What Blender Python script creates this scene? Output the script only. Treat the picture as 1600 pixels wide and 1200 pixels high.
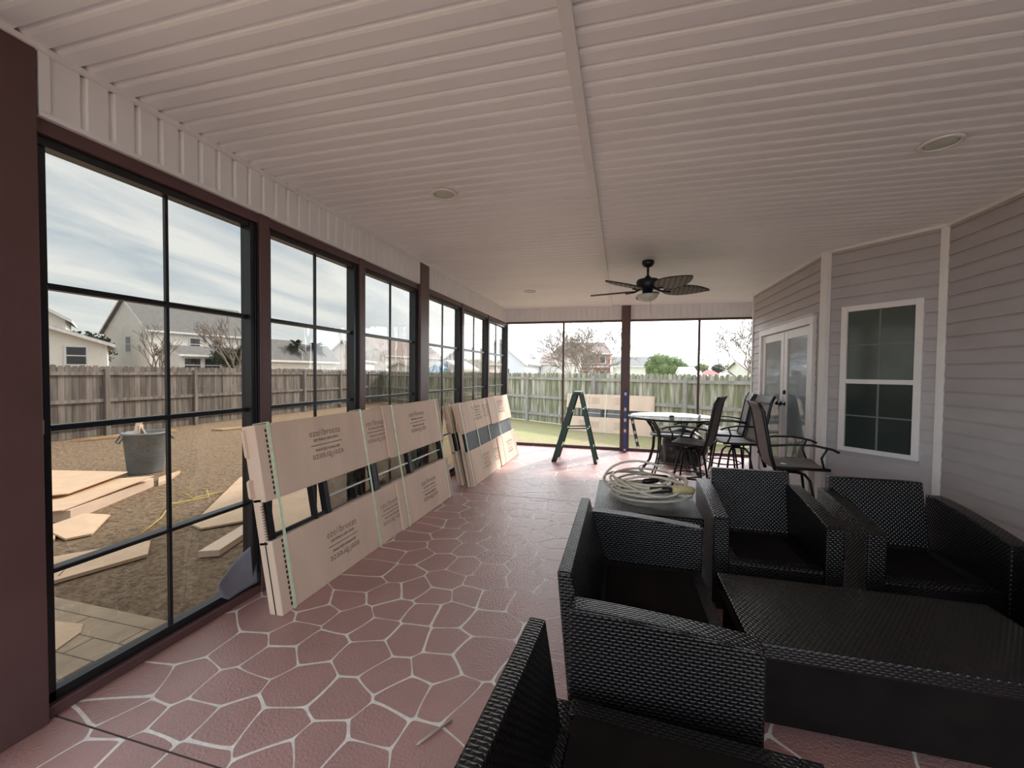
import bpy, bmesh, math, random
from mathutils import Vector, Matrix
PI = math.pi
S = bpy.context.scene
COL = S.collection
for o in list(bpy.data.objects):
    bpy.data.objects.remove(o)

# ---------------------------------------------------------------- camera
YAW, PITCH, ROLL, FPX = -0.257, -0.0275, 0.0098, 649.0
H = 1.5
fw = Vector((math.sin(YAW)*math.cos(PITCH), math.cos(YAW)*math.cos(PITCH), math.sin(PITCH)))
rt0 = Vector((math.cos(YAW), -math.sin(YAW), 0))
up0 = rt0.cross(fw)
rt = math.cos(ROLL)*rt0 + math.sin(ROLL)*up0
up = -math.sin(ROLL)*rt0 + math.cos(ROLL)*up0
cam = bpy.data.cameras.new('camera')
cam.sensor_width = 36
cam.lens = FPX/1600*36
cam.clip_start = 0.02
cam.clip_end = 500
co = bpy.data.objects.new('camera', cam)
COL.objects.link(co)
M = Matrix((rt, up, -fw)).transposed().to_4x4()
M.translation = Vector((0, 0, H))
co.matrix_world = M
S.camera = co
S.view_settings.view_transform = 'Standard'
S.view_settings.look = 'None'
S.view_settings.gamma = 1
S.view_settings.use_curve_mapping = False
S.view_settings.exposure = 1.06
S.cycles.max_bounces = 14
S.cycles.diffuse_bounces = 8
S.cycles.transparent_max_bounces = 24
S.cycles.glossy_bounces = 4
S.cycles.sample_clamp_indirect = 6

# ---------------------------------------------------------------- world sky
SKY = 2.1
w = bpy.data.worlds.new('sky')
S.world = w
w.use_nodes = True
nt = w.node_tree
nt.nodes.clear()
N = nt.nodes.new
L = nt.links.new
tc = N('ShaderNodeTexCoord')
sep = N('ShaderNodeSeparateXYZ')
L(tc.outputs['Generated'], sep.inputs[0])
# flat cloud layer: project the direction on a plane overhead
zc = N('ShaderNodeMath'); zc.operation = 'MAXIMUM'; zc.inputs[1].default_value = 0.0; L(sep.outputs[2], zc.inputs[0])
za = N('ShaderNodeMath'); za.operation = 'ADD'; za.inputs[1].default_value = 0.16; L(zc.outputs[0], za.inputs[0])
dx = N('ShaderNodeMath'); dx.operation = 'DIVIDE'; L(sep.outputs[0], dx.inputs[0]); L(za.outputs[0], dx.inputs[1])
dy = N('ShaderNodeMath'); dy.operation = 'DIVIDE'; L(sep.outputs[1], dy.inputs[0]); L(za.outputs[0], dy.inputs[1])
cb = N('ShaderNodeCombineXYZ'); L(dx.outputs[0], cb.inputs[0]); L(dy.outputs[0], cb.inputs[1])
mp = N('ShaderNodeMapping'); mp.inputs['Rotation'].default_value = (0, 0, 0.5); mp.inputs['Scale'].default_value = (1.9, 0.55, 1)
L(cb.outputs[0], mp.inputs[0])
n1 = N('ShaderNodeTexNoise'); n1.inputs['Scale'].default_value = 1.3; n1.inputs['Detail'].default_value = 7; n1.inputs['Roughness'].default_value = .55; n1.inputs['Distortion'].default_value = .5
L(mp.outputs[0], n1.inputs['Vector'])
cr = N('ShaderNodeValToRGB')
cr.color_ramp.elements[0].position = .38; cr.color_ramp.elements[0].color = (.40, .52, .66, 1)
cr.color_ramp.elements[1].position = .60; cr.color_ramp.elements[1].color = (.80, .86, .90, 1)
L(n1.outputs[0], cr.inputs[0])
# whiter near the horizon and around the veiled sun ahead
hz = N('ShaderNodeMapRange'); hz.inputs[1].default_value = 0.0; hz.inputs[2].default_value = 0.32; hz.inputs[3].default_value = .75; hz.inputs[4].default_value = 0
L(sep.outputs[2], hz.inputs[0])
mx = N('ShaderNodeMixRGB'); mx.inputs[2].default_value = (.80, .88, .91, 1); L(hz.outputs[0], mx.inputs[0]); L(cr.outputs[0], mx.inputs[1])
SUN = Vector((0.44, 0.653, 0.616)).normalized()
dt = N('ShaderNodeVectorMath'); dt.operation = 'DOT_PRODUCT'; dt.inputs[1].default_value = SUN
nm = N('ShaderNodeVectorMath'); nm.operation = 'NORMALIZE'; L(tc.outputs['Generated'], nm.inputs[0]); L(nm.outputs[0], dt.inputs[0])
gl = N('ShaderNodeMapRange'); gl.inputs[1].default_value = 0.35; gl.inputs[2].default_value = 1.0; gl.inputs[3].default_value = 0.0; gl.inputs[4].default_value = 1.6
L(dt.outputs['Value'], gl.inputs[0])
ad = N('ShaderNodeMixRGB'); ad.blend_type = 'ADD'; ad.inputs[0].default_value = 1
L(mx.outputs[0], ad.inputs[1]); L(gl.outputs[0], ad.inputs[2])
bg = N('ShaderNodeBackground'); bg.inputs[1].default_value = SKY; L(ad.outputs[0], bg.inputs[0])
wo = N('ShaderNodeOutputWorld'); L(bg.outputs[0], wo.inputs[0])

sl = bpy.data.lights.new('sun', 'SUN')
sl.energy = 5.5
sl.angle = math.radians(5)
sl.color = (1, .98, .96)
so = bpy.data.objects.new('sun', sl)
COL.objects.link(so)
so.rotation_euler = (-SUN).to_track_quat('-Z', 'Y').to_euler()
so.location = (0, 0, 20)

# ---------------------------------------------------------------- materials
def nmat(name):
    m = bpy.data.materials.new(name)
    m.use_nodes = True
    t = m.node_tree
    return m, t, t.nodes['Principled BSDF']

def mat(name, c, r=.6, metal=0, nscale=0, namt=.12, bump=0, bscale=40, stretch=(1, 1, 1), spec=.5, vc=0):
    """principled colour with a little object-space mottling and bump"""
    m, t, p = nmat(name)
    p.inputs['Base Color'].default_value = (*c, 1)
    p.inputs['Roughness'].default_value = r
    p.inputs['Metallic'].default_value = metal
    p.inputs['Specular IOR Level'].default_value = spec
    tc = t.nodes.new('ShaderNodeTexCoord')
    mp = t.nodes.new('ShaderNodeMapping'); mp.inputs['Scale'].default_value = stretch
    t.links.new(tc.outputs['Object'], mp.inputs[0])
    last = None
    if nscale:
        n = t.nodes.new('ShaderNodeTexNoise'); n.inputs['Scale'].default_value = nscale; n.inputs['Detail'].default_value = 5
        t.links.new(mp.outputs[0], n.inputs['Vector'])
        mr = t.nodes.new('ShaderNodeMapRange'); mr.inputs[1].default_value = .3; mr.inputs[2].default_value = .7
        mr.inputs[3].default_value = 1-namt; mr.inputs[4].default_value = 1+namt
        t.links.new(n.outputs[0], mr.inputs[0])
        mu = t.nodes.new('ShaderNodeMixRGB'); mu.blend_type = 'MULTIPLY'; mu.inputs[0].default_value = 1
        mu.inputs[1].default_value = (*c, 1); t.links.new(mr.outputs[0], mu.inputs[2])
        last = mu
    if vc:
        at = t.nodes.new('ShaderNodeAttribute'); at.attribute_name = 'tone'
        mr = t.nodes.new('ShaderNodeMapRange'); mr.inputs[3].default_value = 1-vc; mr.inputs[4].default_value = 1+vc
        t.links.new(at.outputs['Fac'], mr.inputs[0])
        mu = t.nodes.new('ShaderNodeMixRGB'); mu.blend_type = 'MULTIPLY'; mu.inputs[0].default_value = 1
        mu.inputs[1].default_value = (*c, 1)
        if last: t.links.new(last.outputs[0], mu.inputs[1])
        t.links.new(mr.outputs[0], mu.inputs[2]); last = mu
    if last: t.links.new(last.outputs[0], p.inputs['Base Color'])
    if bump:
        n = t.nodes.new('ShaderNodeTexNoise'); n.inputs['Scale'].default_value = bscale; n.inputs['Detail'].default_value = 4
        t.links.new(mp.outputs[0], n.inputs['Vector'])
        b = t.nodes.new('ShaderNodeBump'); b.inputs['Strength'].default_value = 1; b.inputs['Distance'].default_value = bump
        t.links.new(n.outputs[0], b.inputs['Height']); t.links.new(b.outputs[0], p.inputs['Normal'])
    return m

def vinyl(name, tint, refl=.10, rough=.02, wob=.004):
    m, t, p = nmat(name)
    t.nodes.remove(p)
    out = t.nodes['Material Output']
    tr = t.nodes.new('ShaderNodeBsdfTransparent'); tr.inputs[0].default_value = (*tint, 1)
    g = t.nodes.new('ShaderNodeBsdfGlossy'); g.inputs['Roughness'].default_value = rough; g.inputs[0].default_value = (.9, .9, .9, 1)
    ge = t.nodes.new('ShaderNodeNewGeometry')
    dp = t.nodes.new('ShaderNodeVectorMath'); dp.operation = 'DOT_PRODUCT'
    t.links.new(ge.outputs['Normal'], dp.inputs[0]); t.links.new(ge.outputs['Incoming'], dp.inputs[1])
    q = dp.outputs['Value']
    for op, v in (('ABSOLUTE', None), ('SUBTRACT', 1), ('POWER', 5.0), ('MULTIPLY_ADD', .93)):   # Schlick, same from both sides
        k = t.nodes.new('ShaderNodeMath'); k.operation = op
        if op == 'SUBTRACT': k.inputs[0].default_value = 1; t.links.new(q, k.inputs[1])
        else:
            t.links.new(q, k.inputs[0])
            if v is not None: k.inputs[1].default_value = v
            if op == 'MULTIPLY_ADD': k.inputs[2].default_value = .07
        q = k.outputs[0]
    f = k
    mx = t.nodes.new('ShaderNodeMixShader')
    if wob:
        tc = t.nodes.new('ShaderNodeTexCoord'); n = t.nodes.new('ShaderNodeTexNoise'); n.inputs['Scale'].default_value = 3
        mp = t.nodes.new('ShaderNodeMapping'); mp.inputs['Scale'].default_value = (1, 2.2, .5)
        t.links.new(tc.outputs['Object'], mp.inputs[0]); t.links.new(mp.outputs[0], n.inputs['Vector'])
        b = t.nodes.new('ShaderNodeBump'); b.inputs['Distance'].default_value = wob; t.links.new(n.outputs[0], b.inputs['Height'])
        t.links.new(b.outputs[0], g.inputs['Normal'])
    t.links.new(f.outputs[0], mx.inputs[0]); t.links.new(tr.outputs[0], mx.inputs[1]); t.links.new(g.outputs[0], mx.inputs[2])
    t.links.new(mx.outputs[0], out.inputs[0])
    return m

def wicker(name, c=(.0065, .0055, .006), a=.030, b=.011, depth=.0016, rough=.2):
    """woven flat strands: alternating humps from UV (metres)"""
    m, t, p = nmat(name)
    p.inputs['Base Color'].default_value = (*c, 1)
    p.inputs['Roughness'].default_value = rough
    p.inputs['Specular IOR Level'].default_value = .42
    tc = t.nodes.new('ShaderNodeTexCoord'); sx = t.nodes.new('ShaderNodeSeparateXYZ'); t.links.new(tc.outputs['UV'], sx.inputs[0])
    def mth(op, x, y=None):
        q = t.nodes.new('ShaderNodeMath'); q.operation = op
        for i, v in enumerate((x, y)):
            if v is None: continue
            if isinstance(v, (int, float)): q.inputs[i].default_value = v
            else: t.links.new(v, q.inputs[i])
        return q.outputs[0]
    vv = mth('DIVIDE', sx.outputs[1], b)
    row = mth('FLOOR', vv)
    fv = mth('SINE', mth('MULTIPLY', mth('FRACT', vv), PI))
    uu = mth('ADD', mth('DIVIDE', sx.outputs[0], a), mth('MULTIPLY', row, .5))
    fu = mth('SINE', mth('MULTIPLY', mth('FRACT', uu), PI))
    h = mth('MULTIPLY', mth('POWER', fv, .6), mth('POWER', fu, .8))
    bp = t.nodes.new('ShaderNodeBump'); bp.inputs['Distance'].default_value = depth; bp.inputs['Strength'].default_value = 1
    t.links.new(h, bp.inputs['Height']); t.links.new(bp.outputs[0], p.inputs['Normal'])
    mr = t.nodes.new('ShaderNodeMapRange'); mr.inputs[3].default_value = .25; mr.inputs[4].default_value = 1.4; t.links.new(h, mr.inputs[0])
    mu = t.nodes.new('ShaderNodeMixRGB'); mu.blend_type = 'MULTIPLY'; mu.inputs[0].default_value = 1; mu.inputs[1].default_value = (*c, 1)
    t.links.new(mr.outputs[0], mu.inputs[2]); t.links.new(mu.outputs[0], p.inputs['Base Color'])
    return m

def ground_mat():
    m, t, p = nmat('dormant_grass')
    p.inputs['Roughness'].default_value = .95; p.inputs['Specular IOR Level'].default_value = .1
    tc = t.nodes.new('ShaderNodeTexCoord')
    def noise(s, d=6, r=.6):
        n = t.nodes.new('ShaderNodeTexNoise'); n.inputs['Scale'].default_value = s; n.inputs['Detail'].default_value = d; n.inputs['Roughness'].default_value = r
        t.links.new(tc.outputs['Object'], n.inputs['Vector']); return n
    def ramp(n, a, ca, b, cb):
        r = t.nodes.new('ShaderNodeValToRGB'); e = r.color_ramp.elements
        e[0].position = a; e[0].color = (*ca, 1); e[1].position = b; e[1].color = (*cb, 1)
        t.links.new(n.outputs[0], r.inputs[0]); return r
    fine = ramp(noise(17, 8, .85), .40, (.10, .06, .04), .60, (.60, .43, .30))
    wisp = ramp(noise(9, 6, .7), .4, (.22, .17, .10), .6, (.46, .35, .22))
    m1 = t.nodes.new('ShaderNodeMixRGB'); m1.inputs[0].default_value = .3
    t.links.new(fine.outputs[0], m1.inputs[1]); t.links.new(wisp.outputs[0], m1.inputs[2])
    # greener turf towards the back fence (a growth pattern, from position)
    sx = t.nodes.new('ShaderNodeSeparateXYZ'); t.links.new(tc.outputs['Object'], sx.inputs[0])
    mr = t.nodes.new('ShaderNodeMapRange'); mr.inputs[1].default_value = 7.5; mr.inputs[2].default_value = 12
    mr.inputs[3].default_value = 0; mr.inputs[4].default_value = .85; t.links.new(sx.outputs[1], mr.inputs[0])
    mrx = t.nodes.new('ShaderNodeMapRange'); mrx.inputs[1].default_value = -7; mrx.inputs[2].default_value = -3; t.links.new(sx.outputs[0], mrx.inputs[0])
    pn = ramp(noise(.9, 4, .6), .35, (.5, .5, .5), .65, (1, 1, 1))
    mm = t.nodes.new('ShaderNodeMath'); mm.operation = 'MULTIPLY'; t.links.new(mr.outputs[0], mm.inputs[0]); t.links.new(pn.outputs[0], mm.inputs[1])
    mm2 = t.nodes.new('ShaderNodeMath'); mm2.operation = 'MULTIPLY'; t.links.new(mm.outputs[0], mm2.inputs[0]); t.links.new(mrx.outputs[0], mm2.inputs[1])
    gr = ramp(noise(30, 8, .8), .38, (.13, .18, .05), .62, (.42, .43, .21))
    m2 = t.nodes.new('ShaderNodeMixRGB'); t.links.new(mm2.outputs[0], m2.inputs[0]); t.links.new(m1.outputs[0], m2.inputs[1]); t.links.new(gr.outputs[0], m2.inputs[2])
    t.links.new(m2.outputs[0], p.inputs['Base Color'])
    b = t.nodes.new('ShaderNodeBump'); b.inputs['Distance'].default_value = .05; t.links.new(noise(22, 8, .75).outputs[0], b.inputs['Height'])
    t.links.new(b.outputs[0], p.inputs['Normal'])
    return m

def fence_mat(name, base, algae, amt):
    m, t, p = nmat(name)
    p.inputs['Roughness'].default_value = .9; p.inputs['Specular IOR Level'].default_value = .15
    tc = t.nodes.new('ShaderNodeTexCoord'); mp = t.nodes.new('ShaderNodeMapping'); mp.inputs['Scale'].default_value = (9, 9, .9)
    t.links.new(tc.outputs['Object'], mp.inputs[0])
    n = t.nodes.new('ShaderNodeTexNoise'); n.inputs['Scale'].default_value = 1.2; n.inputs['Detail'].default_value = 6; t.links.new(mp.outputs[0], n.inputs['Vector'])
    r = t.nodes.new('ShaderNodeValToRGB'); e = r.color_ramp.elements
    e[0].position = .5-amt; e[0].color = (*algae, 1); e[1].position = .62; e[1].color = (*base, 1); t.links.new(n.outputs[0], r.inputs[0])
    at = t.nodes.new('ShaderNodeAttribute'); at.attribute_name = 'tone'
    mr = t.nodes.new('ShaderNodeMapRange'); mr.inputs[3].default_value = .72; mr.inputs[4].default_value = 1.25; t.links.new(at.outputs['Fac'], mr.inputs[0])
    mu = t.nodes.new('ShaderNodeMixRGB'); mu.blend_type = 'MULTIPLY'; mu.inputs[0].default_value = 1
    t.links.new(r.outputs[0], mu.inputs[1]); t.links.new(mr.outputs[0], mu.inputs[2]); t.links.new(mu.outputs[0], p.inputs['Base Color'])
    return m

MT = {}
MT['brown'] = mat('brown_paint', (.098, .049, .047), .42, nscale=3, namt=.1, bump=.0008, bscale=60)
MT['black_alu'] = mat('black_aluminium', (.012, .013, .016), .32, metal=.2, nscale=8)
MT['ceil'] = mat('vinyl_soffit', (.85, .85, .87), .45, nscale=1.2, namt=.04, bump=.0012, bscale=7, stretch=(.5, 2, 1))
MT['trim'] = mat('white_trim', (.78, .77, .77), .45, nscale=4, namt=.04)
MT['wtrim'] = mat('white_house_trim', (.74, .71, .69), .45, nscale=4, namt=.04)
MT['siding'] = mat('taupe_siding', (.42, .39, .395), .5, nscale=3, namt=.05, bump=.0006, bscale=50, stretch=(1, 1, 3))
MT['stone'] = mat('red_brown_floor_paint', (.375, .205, .185), .34, nscale=2.2, namt=.12, bump=.0045, bscale=75, spec=1.0)
MT['line'] = mat('cream_floor_line', (.80, .74, .68), .42, nscale=30, namt=.12, bump=.0018, bscale=95)
MT['joint'] = mat('dark_joint', (.05, .03, .03), .8, nscale=9)
MT['vinyl'] = vinyl('smoked_vinyl', (.238, .224, .203))
MT['screen'] = vinyl('insect_screen', (.60, .60, .60), wob=0, rough=.6)
MT['card'] = mat('cardboard', (.72, .545, .425), .75, nscale=5, namt=.07, bump=.0006, bscale=30, stretch=(1, .3, 1))
MT['card_in'] = mat('cardboard_inside', (.66, .47, .32), .8, nscale=6, namt=.08, bump=.0006, bscale=30)
MT['ink'] = mat('brown_print_ink', (.10, .06, .045), .8, nscale=20)
MT['blackink'] = mat('black_print_ink', (.01, .01, .01), .8, nscale=20)
MT['strap'] = mat('pale_green_strap', (.66, .80, .58), .35, nscale=20)
MT['wicker'] = wicker('black_wicker')
MT['wickerbig'] = wicker('black_wicker_wide', a=.026, b=.013, depth=.0026)
MT['deck'] = mat('shaded_wicker', (.009, .0065, .006), .9, nscale=8, namt=.3, bump=.001, bscale=60, spec=.12)  # smooth dark panel, the shade on the wicker put into its colour
MT['blackmetal'] = mat('black_metal', (.012, .012, .013), .35, metal=.3, nscale=10)
MT['sling'] = mat('taupe_sling_mesh', (.16, .13, .125), .6, nscale=60, namt=.2, bump=.0005, bscale=300)
MT['tabletop'] = mat('mottled_table_glass', (.35, .36, .36), .08, nscale=12, namt=.25)
MT['fan'] = mat('dark_fan_metal', (.016, .021, .03), .4, metal=.4, nscale=10)
MT['weave'] = wicker('fan_blade_weave', (.20, .19, .165), .05, .05, .0025, .6)
MT['frost'] = mat('frosted_glass', (.55, .58, .5), .3, nscale=10)
MT['ladder'] = mat('green_fibreglass', (.010, .055, .035), .4, nscale=12)
MT['alu'] = mat('bright_aluminium', (.62, .62, .62), .3, metal=.8, nscale=12)
MT['blue'] = mat('blue_level_body', (.02, .03, .20), .35, nscale=12)
MT['yellow'] = mat('yellow_plastic', (.75, .55, .12), .4, nscale=12)
MT['sleeve'] = mat('yellowed_plastic', (.52, .44, .22), .4, nscale=12)
MT['cord'] = mat('beige_cable', (.56, .50, .40), .45, nscale=12)
MT['blackplastic'] = mat('black_plastic_sheet', (.013, .013, .015), .28, nscale=5, bump=.02, bscale=6)
MT['greyplastic'] = mat('grey_sheet', (.19, .19, .23), .6, nscale=6)
MT['bin'] = mat('grey_bin_plastic', (.20, .215, .225), .55, nscale=6, namt=.15)
MT['patio'] = mat('stamped_concrete', (.42, .33, .235), .95, spec=.1, nscale=6, namt=.15, bump=.004, bscale=20)
MT['patioline'] = mat('concrete_joint', (.16, .12, .09), .9, nscale=6)
MT['ground'] = ground_mat()
MT['fenceL'] = fence_mat('weathered_fence', (.225, .195, .175), (.125, .105, .09), .15)
MT['fencerail'] = mat('grey_fence_rail', (.34, .32, .29), .9, nscale=6, namt=.2)
MT['fenceB'] = fence_mat('mossy_fence', (.50, .47, .40), (.19, .205, .115), .06)
MT['hwhite'] = mat('pale_house_siding', (.76, .74, .69), .7, nscale=1, namt=.04)
MT['hblue'] = mat('pale_blue_siding', (.62, .68, .74), .7, nscale=1, namt=.04)
MT['hbrick'] = mat('red_brick', (.42, .20, .16), .8, nscale=3, namt=.2)
MT['roof'] = mat('grey_shingles', (.17, .165, .16), .85, nscale=3, namt=.15)
MT['roofr'] = mat('brown_shingles', (.26, .20, .18), .85, nscale=3, namt=.15)
MT['hwin'] = mat('dark_window_glass', (.03, .035, .04), .1, nscale=3)
MT['bark'] = mat('grey_bark', (.22, .18, .15), .9, nscale=8)
MT['leaf'] = mat('evergreen_foliage', (.17, .235, .085), .8, nscale=1.2, namt=.5, vc=.4)
MT['leafd'] = mat('dark_foliage', (.035, .05, .022), .8, nscale=1.5, namt=.4, vc=.4)
MT['leafg'] = mat('houseplant_leaf', (.02, .10, .05), .4, nscale=8)
MT['terracotta'] = mat('plant_pot', (.12, .11, .11), .6, nscale=8)
MT['winglass'] = mat('house_window_glass', (.03, .040, .038), .12, nscale=3, spec=.25)
MT['winup'] = mat('upper_sash_glass', (.085, .098, .085), .1, nscale=2, namt=.25, spec=.4)  # lighter than the lower pane: reflections put into the base colour
MT['doorglass'] = mat('door_glass', (.27, .31, .335), .04, nscale=3)  # pale base holds the curtain and the reflected bright yard
MT['muntin'] = mat('grey_muntin', (.15, .16, .155), .5, nscale=3)
MT['screenmat'] = mat('grey_screen_cloth', (.075, .082, .09), .6, nscale=14, namt=.25)
MT['tarp'] = mat('red_tarp', (.6, .05, .06), .5, nscale=3)
MT['bluepl'] = mat('blue_plastic', (.12, .33, .62), .5, nscale=3)
MT['white'] = mat('white_paint', (.75, .75, .74), .5, nscale=5)
MT['wood'] = mat('pine_wood', (.50, .33, .19), .7, nscale=6, namt=.2, stretch=(1, 1, 6))
MT['darkvoid'] = mat('dark_interior', (.03, .028, .026), .9, nscale=2)

# ---------------------------------------------------------------- mesh builder
class MB:
    def __init__(s):
        s.bm = bmesh.new()
        s.tone = s.bm.faces.layers.float.new('tone')
        s.uv = s.bm.loops.layers.uv.new('UVMap')
        s.sm = set()
    def _faces(s, vs, fs, mi=0, tone=.5, smooth=False, M=None):
        bv = [s.bm.verts.new(M @ Vector(v) if M else Vector(v)) for v in vs]
        for f in fs:
            try: q = s.bm.faces.new([bv[i] for i in f])
            except ValueError: continue
            q.material_index = mi; q[s.tone] = tone; q.smooth = smooth
        return s
    def box(s, a, b, mi=0, tone=.5, M=None):
        (x0, y0, z0), (x1, y1, z1) = a, b
        if x0 > x1: x0, x1 = x1, x0
        if y0 > y1: y0, y1 = y1, y0
        if z0 > z1: z0, z1 = z1, z0
        v = [(x0,y0,z0),(x1,y0,z0),(x1,y1,z0),(x0,y1,z0),(x0,y0,z1),(x1,y0,z1),(x1,y1,z1),(x0,y1,z1)]
        f = [(0,3,2,1),(4,5,6,7),(0,1,5,4),(1,2,6,5),(2,3,7,6),(3,0,4,7)]
        return s._faces(v, f, mi, tone, False, M)
    def prism(s, poly, axis, a, b, mi=0, tone=.5, M=None, smooth=False):
        """poly: list of 2D points in the two other axes (cyclic order x,y,z), extruded a..b"""
        n = len(poly); v = []
        for t in (a, b):
            for (p, q) in poly:
                v.append({'x': (t, p, q), 'y': (p, t, q), 'z': (p, q, t)}[axis])
        area = sum(poly[i][0]*poly[(i+1) % n][1]-poly[(i+1) % n][0]*poly[i][1] for i in range(n))
        fs = [tuple(range(n)), tuple(range(2*n-1, n-1, -1))]
        fs += [(i, i+n, (i+1) % n+n, (i+1) % n) for i in range(n)]
        s._faces(v, fs, mi, tone, smooth, M)
        return s
    def tube(s, pts, r, k=8, mi=0, closed=False, M=None, tone=.5):
        pts = [Vector(p) for p in pts]; n = len(pts)
        rs = r if isinstance(r, (list, tuple)) else [r]*n
        v = []; prev = None
        for i, p in enumerate(pts):
            a = pts[(i-1) % n] if (closed or i) else p
            b = pts[(i+1) % n] if (closed or i < n-1) else p
            d = (b-a)
            d = d.normalized() if d.length > 1e-9 else Vector((0, 0, 1))
            if prev is None:
                x = d.cross(Vector((0, 0, 1)))
                if x.length < .1: x = d.cross(Vector((0, 1, 0)))
            else:
                x = prev - d*prev.dot(d)
            x.normalize(); prev = x; y = d.cross(x)
            for j in range(k):
                t = 2*PI*j/k
                v.append(p + (x*math.cos(t)+y*math.sin(t))*rs[i])
        fs = []
        for i in range(n if closed else n-1):
            i2 = (i+1) % n
            for j in range(k):
                fs.append((i*k+j, i*k+(j+1) % k, i2*k+(j+1) % k, i2*k+j))
        if not closed:
            fs.append(tuple(range(k-1, -1, -1))); fs.append(tuple(range((n-1)*k, n*k)))
        s._faces(v, fs, mi, tone, k > 5, M)
        return s
    def lathe(s, prof, c=(0, 0, 0), k=24, mi=0, M=None, tone=.5):
        v = []; n = len(prof)
        for (r, z) in prof:
            for j in range(k):
                t = 2*PI*j/k; v.append((c[0]+max(r, 1e-4)*math.cos(t), c[1]+max(r, 1e-4)*math.sin(t), c[2]+z))
        fs = []
        for i in range(n-1):
            for j in range(k): fs.append((i*k+j, i*k+(j+1) % k, (i+1)*k+(j+1) % k, (i+1)*k+j))
        fs.append(tuple(range(k-1, -1, -1))); fs.append(tuple(range((n-1)*k, n*k)))
        s._faces(v, fs, mi, tone, True, M)
        return s
    def grid(s, fn, nu, nv, mi=0, M=None, smooth=True, tone=.5):
        v = [fn(i/nu, j/nv) for j in range(nv+1) for i in range(nu+1)]
        fs = [(j*(nu+1)+i, j*(nu+1)+i+1, (j+1)*(nu+1)+i+1, (j+1)*(nu+1)+i) for j in range(nv) for i in range(nu)]
        return s._faces(v, fs, mi, tone, smooth, M)
    def build(s, name, mats, parent=None, bevel=0, thick=0, autouv=True, recalc=True):
        bm = s.bm
        if recalc: bmesh.ops.recalc_face_normals(bm, faces=bm.faces)
        if autouv:
            for f in bm.faces:
                n = f.normal; ax = max(range(3), key=lambda i: abs(n[i]))
                for l in f.loops:
                    c = l.vert.co
                    l[s.uv].uv = (c.y, c.z) if ax == 0 else ((c.x, c.z) if ax == 1 else (c.y, c.x))
        me = bpy.data.meshes.new(name); bm.to_mesh(me); bm.free()
        for m in (mats if isinstance(mats, (list, tuple)) else [mats]): me.materials.append(MT[m])
        o = bpy.data.objects.new(name, me); COL.objects.link(o)
        if parent is not None: o.parent = parent
        if thick:
            md = o.modifiers.new('solid', 'SOLIDIFY'); md.thickness = thick; md.offset = 0
        if bevel:
            md = o.modifiers.new('bevel', 'BEVEL'); md.width = bevel; md.segments = 2; md.limit_method = 'ANGLE'
        return o

def tag(o, label, cat, group=None, kind=None):
    o['label'] = label; o['category'] = cat
    if group: o['group'] = group
    if kind: o['kind'] = kind
    return o
def thing(name, label, cat, loc=(0, 0, 0), rz=0, group=None):
    o = bpy.data.objects.new(name, None); COL.objects.link(o)
    o.empty_display_size = .1
    o.location = loc; o.rotation_euler = (0, 0, rz)
    return tag(o, label, cat, group)
def struct(o):
    o['kind'] = 'structure'; return o
def copy_tree(o, parent=None):
    c = o.copy(); COL.objects.link(c)
    if parent: c.parent = parent
    for ch in list(o.children): copy_tree(ch, c)
    return c

# ================================================================ room shell
LX = -2.32        # inner face of the left wall
CZ = 2.81
YE = 8.35
# ---- ceiling: soffit panels with grooves running across the room
b = MB()
prof = []
y = -2.97+.004
g = .1035
pts = [(-1.5, CZ)]
y0 = 1.208-25*g
while y0 < 8.9:
    pts += [(y0-.010, CZ), (y0-.006, CZ+.019), (y0+.006, CZ+.019), (y0+.016, CZ+.003), (y0+.03, CZ)]
    y0 += g
pts += [(8.95, CZ), (8.95, CZ+.22), (-1.5, CZ+.22)]
vs = []; fs = []
n = len(pts)
for x in (-2.78, 8.0):
    for p in pts[:-2]: vs.append((x, p[0], p[1]))
m_ = n-2
for i in range(m_-1): fs.append((i, i+1, m_+i+1, m_+i))
b._faces(vs, fs)
b.box((-2.78, -1.5, CZ+.03), (8.0, 8.95, CZ+.22))  # slab widened over the unseen house to block the sun
struct(b.build('ceiling', 'ceil', recalc=False))
struct(MB().box((-.24, -1.35, CZ-.02), (-.19, YE-.02, CZ+.004)).build('trim_1', 'trim'))
struct(MB().box((LX, -1.35, CZ-.022), (LX+.025, YE, CZ)).build('trim_2', 'trim'))

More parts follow.
